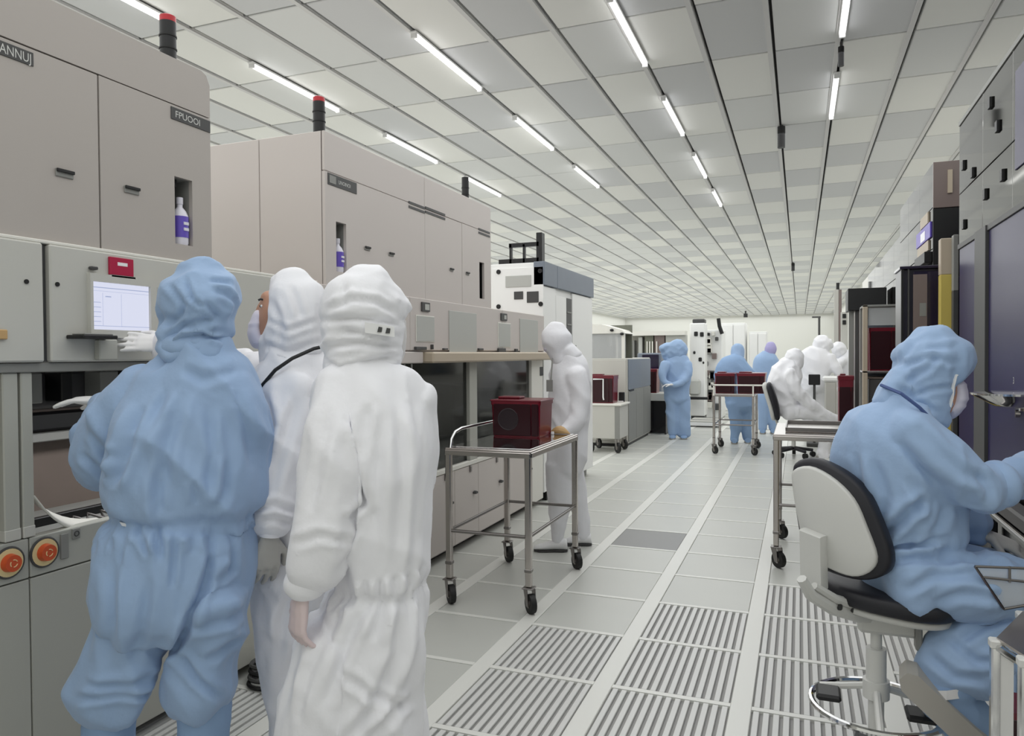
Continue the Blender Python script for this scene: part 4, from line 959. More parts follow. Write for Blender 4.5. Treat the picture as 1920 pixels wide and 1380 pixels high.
def hand(parent, wrist, fdir, pnorm, side, m='glove', L=.185, curl=.35, spread=.06, cuff=None, name='glove'):
    """palm, four unequal bent fingers and a thumb leaving the side of the palm"""
    w = np.array(wrist, float); f = np.array(fdir, float); f /= np.linalg.norm(f); n = np.array(pnorm, float); n -= f * (n @ f); n /= np.linalg.norm(n); s = np.cross(f, n) * side
    k = L / .185; q = MB(); N_ = 10
    def ring(c, a, b): return [c + a * k * math.cos(t) * s + b * k * math.sin(t) * n for t in np.linspace(0, 2 * math.pi, N_ + 1)[:-1]]
    P = [(-.05, .027, .022), (-.02, .028, .021), (.0, .030, .019), (.03, .038, .018), (.06, .042, .016), (.085, .041, .013), (.095, .034, .009)]
    q.loft([ring(w + f * a * k, b, c) for a, b, c in P])
    for off, ln, r, sp in ((.032, .074, .0095, .09), (.011, .083, .0098, .02), (-.011, .077, .0095, -.05), (-.031, .060, .0085, -.12)):
        d = f + s * sp * spread / .06; d /= np.linalg.norm(d); p = w + f * .078 * k + s * off * k; pts = [p]; ang = 0
        for seg in (.35, .36, .29):
            ang += curl * (1.0 if seg != .29 else .8); dd = d * math.cos(ang) + n * math.sin(ang); p = p + dd * ln * seg * k * 1.12; pts.append(p)
        q.path(pts, [r * k * 1.05, r * k, r * k * .92, r * k * .7], 8)
    p = w + f * .022 * k + s * .026 * k; d = f * .62 + s * .72 + n * .3; d /= np.linalg.norm(d); p1 = p + d * .042 * k; d2 = f * .88 + s * .25 + n * .45; d2 /= np.linalg.norm(d2); p2 = p1 + d2 * .034 * k; p3 = p2 + d2 * .022 * k
    q.path([p - d * .015 * k, p, p1, p2, p3], [.014 * k, .0145 * k, .0115 * k, .0105 * k, .0075 * k], 8)
    o = remeshed(name, q, m, parent, .0042 * k, 2, [('soft', .0012, 60, 60, 4)], (s, n))
    if cuff:
        obj('cuff', MB().path([w - f * .055 * k, w - f * .03 * k, w - f * .005 * k], [.034 * k, .036 * k, .033 * k], 16), cuff, parent, True)
    return o
def boot(parent, heel, toe, m, sole=True, wid=.052, hgt=.09, sm='sole'):
    h, t = np.array(heel, float), np.array(toe, float); d = t - h; L = np.linalg.norm(d); d /= L; s = np.array([d[1], -d[0], 0]); s /= np.linalg.norm(s); u = np.cross(s, d); u *= np.sign(u[2]) or 1
    q = MB(); R = []
    for a, w, hh in ((-.02, .55, .55), (.0, .8, .95), (.12, .9, 1.05), (.35, .88, .95), (.6, 1.0, .68), (.82, .98, .5), (.95, .75, .38), (1.0, .45, .24)):
        c = h + d * L * a; R.append([c + s * wid * w * math.cos(t_) + u * (hgt * hh * .5 + hgt * hh * .5 * math.sin(t_) + .006) for t_ in np.linspace(0, 2 * math.pi, 15)[:-1]])
    q.loft(R); o = obj('shoe', q, m, parent, True)
    if sole:
        q = MB(); a = [(-.03, .5), (.1, .86), (.4, .82), (.65, 1.02), (.85, .98), (1.0, .5)]
        poly = [h + d * L * x + s * wid * w for x, w in a] + [h + d * L * x - s * wid * w for x, w in a[::-1]]
        obj('sole', MB().prism(poly, u * .012), sm, o)
    return o
# ---- 1. blue suited person seen from behind, nearest on the left
zc = 2.3; fl = floor_py(360, zc)
p1 = person('person in blue cleanroom suit seen from behind, standing nearest to the control screen', 340, zc, group='people standing at the nearest machine')
torso = [(368, 640, 0, 48, .08), (366, 668, 0, 62, .10), (366, 694, 0, 94, .115), (364, 728, 0, 110, .13), (364, 780, 0, 124, .15), (362, 850, 0, 131, .165), (355, 905, 0, 134, .165), (347, 940, 0, 128, .15), (341, 966, 0, 116, .135)]
hips = [(341, 955, 0, 112, .13), (337, 990, 0, 118, .135), (334, 1040, 0, 136, .15), (330, 1100, 0, 138, .155), (328, 1150, 0, 128, .145)]
legL = [(272, 1110, 0, 76, .13), (254, 1180, 0, 66, .115), (236, 1240, 0, 62, .11), (217, 1285, 0, 68, .115), (208, 1308, 0, 66, .11)]
legR = [(390, 1110, 0, 72, .13), (392, 1180, .02, 58, .115), (382, 1240, .02, 58, .11), (374, 1282, .02, 62, .11), (374, 1300, .02, 58, .1)]
bootL = [(216, 1295, 0, 46, .09), (208, 1340, 0, 44, .08), (200, 1420, .01, 43, .075), (196, 1500, .02, 36, .06), (194, fl - 40, .02, 33, .055)]
bootR = [(384, 1285, .02, 48, .09), (382, 1340, .02, 46, .08), (380, 1420, .02, 43, .075), (378, 1500, .02, 36, .06), (378, fl - 40, .02, 33, .055)]
armL = [(274, 712, 0, 40, .08), (246, 758, .0, 46, .085), (208, 812, .03, 52, .09), (186, 858, .06, 50, .09), (192, 878, .12, 40, .08)]
foreL = [(190, 872, .10, 44, .08), (196, 810, .22, 40, .07), (196, 768, .34, 26, .05), (194, 755, .38, 20, .035)]
armR = [(436, 722, .02, 34, .08), (462, 770, .03, 34, .085), (460, 850, .07, 34, .085), (445, 900, .2, 34, .07), (420, 880, .34, 30, .055)]
zw = J(341, 966, zc)[2]
f1 = [('ridge', .017, 5.5, 1.6, 1), ('diag', .014, 7, 2.2, 2), ('ridge', .007, 16, 4, 3), ('pinch', .018, 0, 0, 0, zw, .022), ('ridge', .010, 42, 5, 5, zw - .03, .05), ('diag', .011, 7, 4, 6, J(300, 1250, zc)[2], .16)]
cr1 = [(9, .022, [(268, 760), (254, 820), (238, 880), (224, 910)]), (9, .010, [(312, 730), (285, 790), (262, 850)]), (10, .009, [(345, 735), (318, 830), (300, 935)]), (10, .008, [(436, 735), (462, 800), (470, 880)]),
 (8, .010, [(290, 880), (296, 930), (304, 958)]), (8, .010, [(425, 860), (418, 920), (400, 955)]), (8, .008, [(365, 900), (370, 945)]), (9, .008, [(390, 760), (400, 850), (385, 930)]), (7, .010, [(150, 850), (190, 880), (225, 895)]), (8, .008, [(165, 800), (200, 845), (240, 860)]), (9, .007, [(340, 690), (380, 712), (440, 700)]),
 (6, .011, [(262, 985), (285, 1045)]), (6, .010, [(298, 985), (306, 1050)]), (6, .010, [(330, 990), (322, 1100)]), (6, .010, [(362, 990), (360, 1040)]), (6, .010, [(395, 985), (388, 1070)]), (6, .009, [(424, 980), (430, 1080)]), (6, .009, [(245, 990), (232, 1060)]),
 (9, .022, [(392, 1040), (384, 1080), (362, 1150), (332, 1212), (300, 1240)]), (8, .014, [(362, 1168), (410, 1155), (455, 1140)]), (8, .012, [(385, 1235), (420, 1205), (448, 1185)]), (7, .014, [(336, 1215), (372, 1270), (412, 1306)]), (8, .010, [(398, 1090), (432, 1060)]),
 (8, .013, [(175, 1285), (235, 1280), (290, 1255)]), (6, .012, [(150, 1308), (210, 1300), (280, 1290)]), (9, .008, [(215, 1060), (222, 1150), (205, 1240)]), (9, .009, [(285, 1080), (270, 1180), (240, 1250)])]
body_of([torso, hips, legL, legR, armL, foreL, armR], zc, p1, 'blue_suit', 360, .009, f1, 4, creases=cr1)
for b_, nm in ((bootL, 'boot_cover'), (bootR, 'boot_cover')):
    q = MB(); limb_mb(q, b_, zc); e = J(b_[-1][0], b_[-1][1], zc + b_[-1][2]); r_, f_ = frame_at(b_[-1][0], zc)
    o = remeshed(nm, q, 'blue_suit_deep', p1, .013, 3, [('diag', .007, 10, 5, 8)], (r_, f_)); e[2] = 0
    boot(p1, e - f_ * .07 + np.array([0, 0, .004]), e + f_ * .2 + np.array([0, 0, .004]), 'blue_suit_deep')
hood = [(376, 512, 0, 40, .075), (377, 530, 0, 62, .10), (379, 556, 0, 69, .115), (378, 582, -.005, 66, .11), (372, 604, 0, 58, .095), (364, 626, 0, 56, .09), (366, 650, 0, 60, .09), (366, 668, 0, 60, .095)]
brow = [(322, 545, .03, 22, .06), (316, 590, .03, 14, .05), (315, 625, .03, 14, .05)]
q = MB(); limb_mb(q, hood, zc); limb_mb(q, brow, zc)
remeshed('hood', q, 'blue_suit', p1, .009, 2, [('diag', .009, 12, 7, 3), ('ridge', .006, 20, 9, 5), ('pinch', .012, 0, 0, 0, J(370, 603, zc)[2], .02), ('diag', .008, 16, 26, 8, J(370, 630, zc)[2], .06)], frame_at(376, zc), [(5, .010, [(318, 532), (346, 572), (336, 600)]), (5, .009, [(395, 545), (420, 552), (444, 570)]), (4, .008, [(392, 525), (432, 534)]), (5, .010, [(384, 566), (412, 598)]), (5, .010, [(310, 645), (345, 608), (402, 600)]), (5, .011, [(316, 652), (375, 624), (424, 640)]), (4, .008, [(345, 515), (360, 560), (385, 580)]), (4, .007, [(330, 615), (372, 612), (415, 620)])])
q = MB(); limb_mb(q, [(366, 640, 0, 64, .095), (366, 656, 0, 68, .10)], zc, sub=1); remeshed('collar', q, 'blue_suit', p1, .009, 2, [('ridge', .003, 30, 8, 2)], frame_at(366, zc))
w = J(192, 752, zc + .38); r_, f_ = frame_at(190, zc)
hand(p1, w, -r_ * .85 + f_ * .3 + np.array([0, 0, .05]), np.array([0, 0, -1.]), -1, curl=.18)
tagp = J(238, 985, zc - .142); q = MB(); e1 = r_ * .016; e2 = np.array([0, 0, .006]) - r_ * .003
c0 = tagp; obj('white_tab', MB().prism([c0 - e1 - e2 + [0, 0, .006], c0 + e1 - e2 - [0, 0, .006], c0 + e1 + e2 - [0, 0, .006], c0 - e1 + e2 + [0, 0, .006]], f_ * .02), 'paper', p1)
# ---- 2. white suited person in the middle, face in profile to the left
zc = 2.62; fl = floor_py(550, zc)
p2 = person('person in white cleanroom suit with face mask in profile, pointing at the control screen', 550, zc, group='people standing at the nearest machine')
r_, f_ = frame_at(550, zc)
torso = [(548, 672, 0, 50, .09), (552, 700, 0, 70, .12), (560, 745, 0, 82, .15), (566, 820, 0, 86, .17), (566, 920, 0, 84, .17), (562, 1000, 0, 84, .16), (556, 1080, 0, 84, .165)]
legA = [(530, 1060, -.02, 54, .12), (532, 1160, -.02, 50, .11), (540, 1270, -.02, 46, .10), (546, 1380, -.02, 40, .08), (546, fl - 28, -.02, 30, .06)]
legB = [(590, 1060, .08, 60, .12), (592, 1160, .08, 54, .11), (596, 1270, .08, 48, .10), (596, 1380, .08, 40, .08), (596, fl - 28, .08, 30, .06)]
armN = [(548, 728, -.10, 46, .08), (534, 800, -.13, 44, .08), (522, 890, -.18, 38, .07), (513, 950, -.215, 33, .055), (507, 990, -.225, 28, .045)]
armF = [(520, 700, .12, 36, .07), (470, 690, .2, 32, .065), (410, 676, .26, 28, .055), (350, 664, .28, 25, .05), (312, 652, .28, 21, .042)]
f2 = [('ridge', .018, 6, 1.0, 11), ('ridge', .010, 14, 2, 12), ('diag', .011, 8, 2.5, 13)]
body_of([torso, legA, legB, armN, armF], zc, p2, 'white_suit', 555, .009, f2, 4, creases=[(8, .012, [(556, 745), (530, 830), (508, 930)]), (7, .010, [(500, 735), (514, 800), (505, 880)]), (7, .008, [(590, 740), (572, 850), (565, 930)]), (6, .010, [(485, 955), (515, 945), (545, 960)]), (6, .010, [(488, 975), (515, 970), (540, 982)]), (8, .010, [(560, 1060), (530, 1160), (520, 1250)]), (7, .010, [(495, 1110), (510, 1200), (505, 1260)])])
for x, dz in ((546, -.02), (596, .08)):
    e = J(x, fl - 28, zc + dz); e[2] = .004; boot(p2, e + r_ * .06, e - r_ * .2 + f_ * .05, 'shoe')
hood = [(550, 526, 0, 36, .075), (552, 545, 0, 50, .10), (558, 575, 0, 54, .115), (557, 610, 0, 56, .115), (550, 640, 0, 58, .105), (544, 668, 0, 54, .10), (546, 695, 0, 56, .11)]
q = MB(); limb_mb(q, hood, zc); limb_mb(q, [(524, 532, 0, 18, .06), (514, 544, 0, 12, .055)], zc); limb_mb(q, [(522, 625, 0, 26, .085), (512, 650, 0, 30, .08)], zc)
remeshed('hood', q, 'white_suit', p2, .009, 2, [('diag', .005, 9, 5, 3), ('ridge', .004, 18, 7, 5), ('diag', .006, 10, 18, 8, J(545, 655, zc)[2], .05)], frame_at(548, zc), [(6, .007, [(512, 560), (530, 610), (522, 655)]), (6, .009, [(492, 645), (540, 662), (600, 638)]), (6, .006, [(545, 535), (566, 600)]), (5, .007, [(505, 600), (540, 620), (596, 600)]), (5, .006, [(500, 665), (545, 682), (590, 660)])])
# face: skin with nose, eye, glasses frame, then the mask
q = MB(); limb_mb(q, [(508, 556, .0, 18, .07), (505, 578, 0, 18, .08), (502, 600, 0, 18, .075), (506, 630, 0, 20, .06)], zc); limb_mb(q, [(490, 572, .0, 6, .02), (484, 586, 0, 6, .018), (480, 596, 0, 7, .02)], zc)
remeshed('face', q, 'skin', p2, .006, 2)
c = J(491, 574, zc - .055); obj('eye', MB().ell(c, (.006, .007, .005), 12, 8), 'paper', p2, True); obj('pupil', MB().ell(c - r_ * .004, (.004, .005, .0045), 10, 6), 'black', p2, True)
c = J(491, 563, zc - .055); obj('eyebrow', MB().path([c + r_ * .012, c - r_ * .004 + [0, 0, .004], c - r_ * .012], .004, 6), 'black', p2, True)
q = MB(); limb_mb(q, [(490, 588, 0, 12, .045), (482, 606, 0, 14, .055), (480, 625, 0, 15, .055), (486, 646, 0, 14, .05)], zc)
remeshed('face_mask', q, 'mask', p2, .007, 2, [('ridge', .002, 8, 40, 3)], frame_at(485, zc))
obj('neck_cord', MB().path([J(*a) for a in ((470, 760, zc - .1), (492, 722, zc - .155), (516, 694, zc - .165), (548, 672, zc - .15), (588, 654, zc - .13), (605, 650, zc - .10))], .0062, 8), 'black', p2, True)
w = J(506, 1008, zc - .23); hand(p2, w, np.array([0, 0, -1]) - r_ * .12, -r_ * .4 + f_, 1, 'glove_grey', curl=.32, L=.20, cuff='white_suit')  # grey instead of glove white: shadow on the hanging hand put into its colour
w = J(308, 646, zc + .28); hand(p2, w, -r_ + np.array([0, 0, .10]), np.array([0, 0, -.6]) + f_ * .85, -1, 'glove', curl=.06, L=.195, cuff='white_suit')
# ---- 3. white suited person in front, back turned
zc = 2.15; fl = floor_py(680, zc)
p3 = person('person in white cleanroom suit with a visored hood, back turned, nearest to the steel cart', 670, zc, group='people standing at the nearest machine')
r_, f_ = frame_at(680, zc)
torso = [(684, 680, 0, 52, .09), (688, 705, 0, 76, .12), (696, 740, 0, 94, .145), (704, 790, 0, 101, .165), (711, 850, 0, 99, .175), (716, 930, 0, 92, .17), (718, 1010, 0, 84, .16), (718, 1070, 0, 78, .15), (717, 1100, 0, 76, .145)]
skirt = [(716, 1090, 0, 76, .145), (708, 1130, 0, 86, .155), (696, 1190, 0, 96, .165), (686, 1250, 0, 100, .165), (680, 1320, 0, 102, .165), (676, 1400, 0, 96, .155), (672, 1450, 0, 84, .14)]
legL = [(640, 1200, -.02, 78, .14), (618, 1280, -.04, 80, .14), (600, 1360, -.05, 78, .13), (590, 1460, -.05, 66, .11), (588, fl - 40, -.05, 40, .07)]
legR = [(722, 1180, .06, 62, .13), (732, 1270, .08, 52, .12), (738, 1350, .09, 48, .11), (738, 1460, .09, 44, .09), (738, fl - 40, .09, 36, .06)]
armL = [(642, 728, -.04, 42, .085), (630, 800, -.08, 46, .10), (622, 880, -.11, 54, .105), (612, 960, -.13, 56, .105), (596, 1030, -.14, 50, .09), (584, 1068, -.145, 42, .07)]
armR = [(772, 745, .02, 36, .085), (780, 830, .05, 30, .09), (770, 920, .12, 30, .08), (745, 960, .24, 28, .07)]
zw = J(717, 1095, zc)[2]
f3 = [('ridge', .018, 6.5, .8, 21), ('ridge', .011, 14, 1.4, 22), ('diag', .010, 7, 2.4, 23), ('pinch', .013, 0, 0, 0, zw, .02), ('ridge', .008, 44, 4, 5, zw - .02, .05)]
body_of([torso, skirt, legL, legR, armL, armR], zc, p3, 'white_suit', 690, .009, f3, 4, creases=[(8, .020, [(655, 790), (668, 850), (684, 925), (690, 960)]), (8, .012, [(690, 930), (660, 962), (650, 975)]), (8, .014, [(668, 985), (655, 1030), (632, 1062)]), (9, .009, [(716, 780), (706, 890), (700, 1010)]), (9, .009, [(764, 750), (778, 850), (772, 1000), (760, 1070)]),
 (8, .008, [(740, 760), (746, 900), (738, 1070)]), (8, .008, [(690, 760), (688, 860)]), (7, .008, [(625, 770), (606, 870), (585, 960)]), (7, .008, [(560, 1020), (600, 1000), (650, 1010)]), (5, .011, [(690, 1085), (688, 1118)]), (5, .010, [(712, 1080), (714, 1118)]), (5, .010, [(736, 1074), (738, 1112)]), (5, .010, [(760, 1070), (764, 1106)]), (5, .009, [(780, 1064), (784, 1100)]),
 (9, .014, [(696, 1115), (660, 1190), (610, 1320)]), (9, .015, [(748, 1110), (738, 1220), (700, 1320), (640, 1400)]), (8, .012, [(770, 1310), (730, 1330), (690, 1380)]), (8, .010, [(722, 1115), (700, 1200)]), (8, .010, [(785, 1100), (776, 1200), (760, 1290)]), (8, .010, [(612, 1200), (585, 1260), (560, 1350)]), (8, .010, [(640, 1250), (700, 1300), (760, 1320)])])
for x, dz in ((588, -.05), (738, .09)):
    e = J(x, fl - 40, zc + dz); e[2] = .004; boot(p3, e - f_ * .07, e + f_ * .2 + r_ * .03, 'shoe')
hood = [(690, 524, 0, 46, .085), (688, 542, 0, 68, .11), (683, 572, 0, 79, .13), (680, 605, 0, 76, .13), (676, 640, 0, 71, .115), (674, 668, .0, 70, .11), (668, 690, 0, 62, .11), (664, 720, .01, 50, .11)]
q = MB(); limb_mb(q, hood, zc); limb_mb(q, [(700, 546, 0, 34, .10), (728, 556, .01, 22, .10), (750, 568, .02, 12, .085), (762, 576, .02, 7, .06)], zc); limb_mb(q, [(715, 610, .03, 34, .09), (718, 650, .03, 30, .085), (715, 676, .03, 34, .08)], zc)
remeshed('hood', q, 'white_suit', p3, .009, 2, [('diag', .005, 7, 5, 3), ('ridge', .004, 14, 9, 5), ('diag', .009, 9, 20, 8, J(690, 665, zc)[2], .06), ('pinch', .007, 0, 0, 0, J(690, 602, zc)[2], .012)], frame_at(685, zc), [(6, .010, [(610, 582), (660, 562), (705, 566), (750, 590)]), (5, .008, [(612, 604), (660, 596), (720, 604), (752, 612)]), (6, .010, [(604, 652), (676, 642), (745, 652)]), (5, .010, [(606, 676), (640, 692), (684, 680), (742, 666)]), (6, .006, [(650, 535), (640, 570)]), (5, .007, [(640, 620), (700, 630)]), (5, .007, [(620, 705), (650, 690)])])
v_ = J(712, 618, zc - .125); e1 = r_ * .040 - np.array([0, 0, .006]); e2 = np.array([0, 0, .0145])
lb = obj('name_label', MB().prism([v_ - e1 - e2, v_ + e1 - e2, v_ + e1 + e2, v_ - e1 + e2], f_ * .03), 'paper', p3)
for s_ in (-.0, .55):
    c = v_ + e1 * s_ - f_ * .001; obj('dark_mark', MB().prism([c - r_ * .007 - [0, 0, .007], c + r_ * .005 - [0, 0, .007], c + r_ * .007 + [0, 0, .006], c - r_ * .003 + [0, 0, .008]], -f_ * .002), 'dark_grey', lb)
obj('face_veil', MB().path([J(742, 600, zc + .03), J(741, 630, zc + .03), J(738, 660, zc + .03), J(732, 684, zc + .03)], [.03, .034, .034, .028], 12), 'white_sheer', p3, True)
q = MB(); limb_mb(q, [(582, 1066, -.15, 42, .06), (574, 1086, -.152, 41, .058), (568, 1104, -.153, 38, .054)], zc); remeshed('sleeve_cuff', q, 'white_suit', p3, .007, 2, [('soft', .005, 12, 50, 3)], (r_, f_))
w = J(564, 1122, zc - .153); hand(p3, w, np.array([0, 0, -1]) - r_ * .12 - f_ * .05, f_ * .5 + r_ * .8, -1, 'glove_pink', curl=.42, L=.19)
# ---- 4. white suited person walking behind the steel cart
zc = 5.83; fl = floor_py(1050, zc)
p4 = person('person in white cleanroom suit standing behind the nearest steel cart, facing left', 1060, zc)
r_, f_ = frame_at(1060, zc)
torso = [(1060, 668, 0, 22, .09), (1066, 684, 0, 32, .12), (1069, 715, 0, 38, .15), (1069, 760, 0, 38, .16), (1068, 800, 0, 36, .15), (1064, 850, 0, 36, .16), (1060, 880, 0, 32, .15)]
legA = [(1050, 870, -.02, 24, .12), (1050, 930, -.02, 22, .10), (1047, 980, -.02, 15, .075), (1046, fl - 14, -.02, 12, .055)]
legB = [(1072, 870, .12, 22, .12), (1084, 930, .15, 18, .10), (1092, 975, .16, 14, .07), (1094, fl - 24, .16, 11, .05)]
armN = [(1078, 700, -.12, 19, .08), (1088, 745, -.14, 19, .08), (1082, 785, -.16, 16, .07), (1060, 806, -.2, 12, .05), (1044, 812, -.24, 10, .04)]
body_of([torso, legA, legB, armN], zc, p4, 'white_suit', 1060, .016, [('ridge', .010, 6, 1.5, 31), ('diag', .008, 8, 3, 32)])
q = MB(); limb_mb(q, [(1044, 614, 0, 18, .075), (1043, 628, 0, 28, .11), (1045, 645, 0, 27, .11), (1048, 660, 0, 21, .09), (1056, 676, 0, 20, .09)], zc); limb_mb(q, [(1062, 655, 0, 18, .1), (1070, 672, 0, 24, .11)], zc); limb_mb(q, [(1028, 638, 0, 10, .07), (1030, 656, 0, 10, .06)], zc)
remeshed('hood', q, 'white_suit', p4, .012, 2, [('diag', .006, 9, 6, 3)], (r_, f_))
q = MB(); limb_mb(q, [(1024, 640, .0, 6, .05), (1026, 656, 0, 7, .05)], zc); remeshed('face_mask', q, 'mask', p4, .01, 2)
obj('lanyard', MB().path([J(1036, 672, zc - .1), J(1034, 700, zc - .15), J(1033, 716, zc - .16)], .006, 6), 'mid_grey', p4, True)
c = J(1032, 722, zc - .16); obj('badge', MB().box(c[0] - .03, c[0] + .02, c[1] - .01, c[1], c[2] - .05, c[2] + .04), 'mid_grey', p4)
w = J(1040, 812, zc - .25); hand(p4, w, -r_ - np.array([0, 0, .15]), np.array([0, 0, -1.]), 1, 'glove_pink', curl=.3)
e = J(1046, fl - 14, zc - .02); e[2] = .004; boot(p4, e + r_ * .07, e - r_ * .19, 'shoe', wid=.055, hgt=.085, sm='dark_grey')
e = J(1094, fl - 24, zc + .16); e[2] = .004; boot(p4, e + r_ * .06, e - r_ * .18, 'shoe', wid=.055, hgt=.085, sm='dark_grey')
# ---- 5. blue person bending at the small bench
zc = M[2] @ (np.array([-2.08, 13.62, 0]) - CAM); fl = floor_py(1268, zc)
p5 = person('person in blue cleanroom suit standing bent over beside the small black bench', 1268, zc)
r_, f_ = frame_at(1268, zc)
body_of([[(1268, 668, 0, 20, .12), (1268, 684, 0, 27, .15), (1268, 705, 0, 27, .16), (1268, 730, 0, 24, .15), (1270, 750, 0, 23, .15)],
         [(1259, 745, 0, 12, .11), (1260, 780, 0, 11, .09), (1261, fl - 8, 0, 9, .07)], [(1280, 745, 0, 14, .11), (1281, 780, 0, 13, .1), (1282, fl - 6, 0, 12, .08)],
         [(1248, 682, -.1, 9, .08), (1243, 702, -.15, 8, .08), (1246, 716, -.2, 6, .06), (1256, 720, -.24, 5, .05)], [(1288, 682, -.08, 9, .08), (1289, 702, -.15, 8, .08), (1276, 718, -.22, 6, .06), (1262, 722, -.26, 5, .05)]], zc, p5, 'blue_suit', 1268, .02, [('diag', .012, 6, 3, 41)])
q = MB(); limb_mb(q, [(1258, 648, 0, 22, .12), (1264, 658, 0, 25, .14), (1272, 668, 0, 22, .13)], zc); limb_mb(q, [(1240, 654, 0, 6, .08), (1254, 650, 0, 10, .1)], zc); remeshed('hood', q, 'blue_suit', p5, .02, 2, [('diag', .01, 8, 8, 3)], (r_, f_))
w = J(1259, 721, zc - .27); hand(p5, w, -r_, np.array([0, 0, -1.]), 1, 'glove', curl=.3, L=.2)
for x in (1261, 1282):
    e = J(x, fl - 6, zc); e[2] = .004; boot(p5, e + f_ * .08, e - f_ * .16, 'blue_suit_deep', wid=.06)
# ---- 6. blue person behind the far cart, 7. blue person right of it
zc = M[2] @ (np.array([-.95, 13.2, 0]) - CAM); fl = floor_py(1385, zc)
p6 = person('person in blue cleanroom suit leaning behind the far aisle cart', 1385, zc); r_, f_ = frame_at(1385, zc)
body_of([[(1384, 672, 0, 16, .11), (1380, 683, 0, 30, .15), (1378, 697, 0, 38, .17), (1380, 715, 0, 36, .17), (1386, 740, 0, 27, .16), (1388, 762, 0, 26, .16)],
         [(1376, 755, 0, 14, .13), (1380, 785, 0, 12, .11), (1379, 810, 0, 9, .09), (1377, fl - 6, 0, 8, .07)], [(1398, 755, .05, 15, .13), (1396, 785, .05, 12, .11), (1399, 810, .05, 9, .09), (1402, fl - 8, .05, 7, .07)]], zc, p6, 'blue_suit_deep', 1385, .02, [('diag', .012, 6, 3, 51)])
q = MB(); limb_mb(q, [(1383, 650, .1, 10, .09), (1383, 658, .1, 12, .10), (1383, 674, .05, 11, .1)], zc); remeshed('hood', q, 'blue_suit', p6, .016, 2, [('ridge', .008, 20, 4, 3)], (r_, f_))
for x, dz in ((1377, 0), (1402, .05)):
    e = J(x, fl - 6, zc + dz); e[2] = .004; boot(p6, e - f_ * .08, e + f_ * .16, 'blue_suit_deep', wid=.06)
zc = 14.2; fl = floor_py(1440, zc)
p7 = person('person in blue cleanroom suit with a pale violet hood behind the white suited sitting person', 1438, zc); r_, f_ = frame_at(1438, zc)
body_of([[(1440, 664, 0, 14, .1), (1438, 674, 0, 22, .15), (1436, 690, 0, 24, .16), (1438, 720, 0, 22, .15), (1440, 745, 0, 20, .14)], [(1430, 740, 0, 11, .11), (1430, fl - 8, 0, 8, .07)], [(1450, 740, 0, 11, .11), (1450, fl - 8, 0, 8, .07)]], zc, p7, 'blue_suit', 1438, .022, [('diag', .01, 6, 3, 61)])
q = MB(); limb_mb(q, [(1445, 645, 0, 8, .08), (1445, 654, 0, 11, .11), (1443, 665, 0, 9, .09)], zc); remeshed('hood', q, 'purple_hood', p7, .016, 2)
for x in (1430, 1450):
    e = J(x, fl - 6, zc); e[2] = .004; boot(p7, e - f_ * .08, e + f_ * .16, 'blue_suit_deep', wid=.06)
# ------------------------------------------------------------------ lab chairs and the seated people
UP = np.array([0, 0, 1.])
def outline(pts, n=40):
    """closed smooth outline through the given 2-D points"""
    P = np.array(pts, float); m = len(P); R = []
    for x in np.linspace(0, m, n + 1)[:-1]:
        k = int(x); f = x - k; p0, p1, p2, p3 = P[(k - 1) % m], P[k % m], P[(k + 1) % m], P[(k + 2) % m]
        R.append(.5 * ((2 * p1) + (p2 - p0) * f + (2 * p0 - 5 * p1 + 4 * p2 - p3) * f * f + (3 * p1 - p0 - 3 * p2 + p3) * f ** 3))
    return R
def pad(poly, d, rnd=.9, steps=5, bulge=.0):
    """rounded cushion: the outline swept along d with softened edges"""
    P = [np.array(p, float) for p in poly]; c = sum(P) / len(P); d = np.array(d, float); R = []
    for u, s in ((0, rnd), (.08, rnd + (1 - rnd) * .6), (.25, 1), (.75, 1), (.92, rnd + (1 - rnd) * .6), (1, rnd)): R.append([c + (p - c) * s + d * u for p in P])
    return MB().loft(R)
# ---- foreground chair
zc = 2.5
base = fpt(1640, zc); r_, f_ = frame_at(1640, zc)
ch = thing('lab_chair', 'grey backed lab chair with black cushions under the seated blue person', 'chair', base, 'lab chairs')
shell = outline([(1483, 905), (1489, 880), (1520, 876), (1565, 902), (1600, 940), (1622, 990), (1641, 1045), (1630, 1072), (1600, 1082), (1560, 1070), (1522, 1045), (1500, 1000)])
Pz = lambda x: 2.50 - (x - 1480) * .0013
sh = [J(x, y, Pz(x)) for x, y in shell]
c = sum(sh) / len(sh); nrm = np.cross(sh[8] - c, sh[20] - c); nrm /= np.linalg.norm(nrm); nrm *= np.sign(nrm @ (r_ * .9 + f_ * .4)); nrm[2] *= .4; nrm /= np.linalg.norm(nrm)
obj('back_shell', pad(sh, nrm * .03, .95), 'shell_grey', ch, 'all')
bl = outline([(1477, 900), (1484, 868), (1520, 862), (1572, 886), (1612, 922), (1638, 975), (1662, 1045), (1652, 1080), (1610, 1092), (1556, 1080), (1512, 1055), (1490, 1000)])
bp_ = [J(x, y, Pz(x)) + nrm * .022 for x, y in bl]
obj('back_cushion', pad(bp_, nrm * .06, .93), 'pad_black', ch, 'all')
brk = [J(x, y, Pz(x) - .05) for x, y in ((1498, 992), (1538, 1008), (1540, 1110), (1500, 1095))]
obj('back_bracket', pad(brk, nrm * .05, .96), 'shell_grey', ch)
q = MB(); P = [J(*a) for a in ((1503, 1085, 2.34), (1520, 1115, 2.36), (1560, 1140, 2.40), (1610, 1155, 2.46), (1650, 1160, 2.5))]
q.path(P, [.016, .02, .022, .022, .02], 8); q.path([p + UP * .03 + r_ * .01 for p in P[1:]], [.012, .016, .018, .018], 8)
arm = obj('seat_arm', q, 'shell_grey', ch, True)
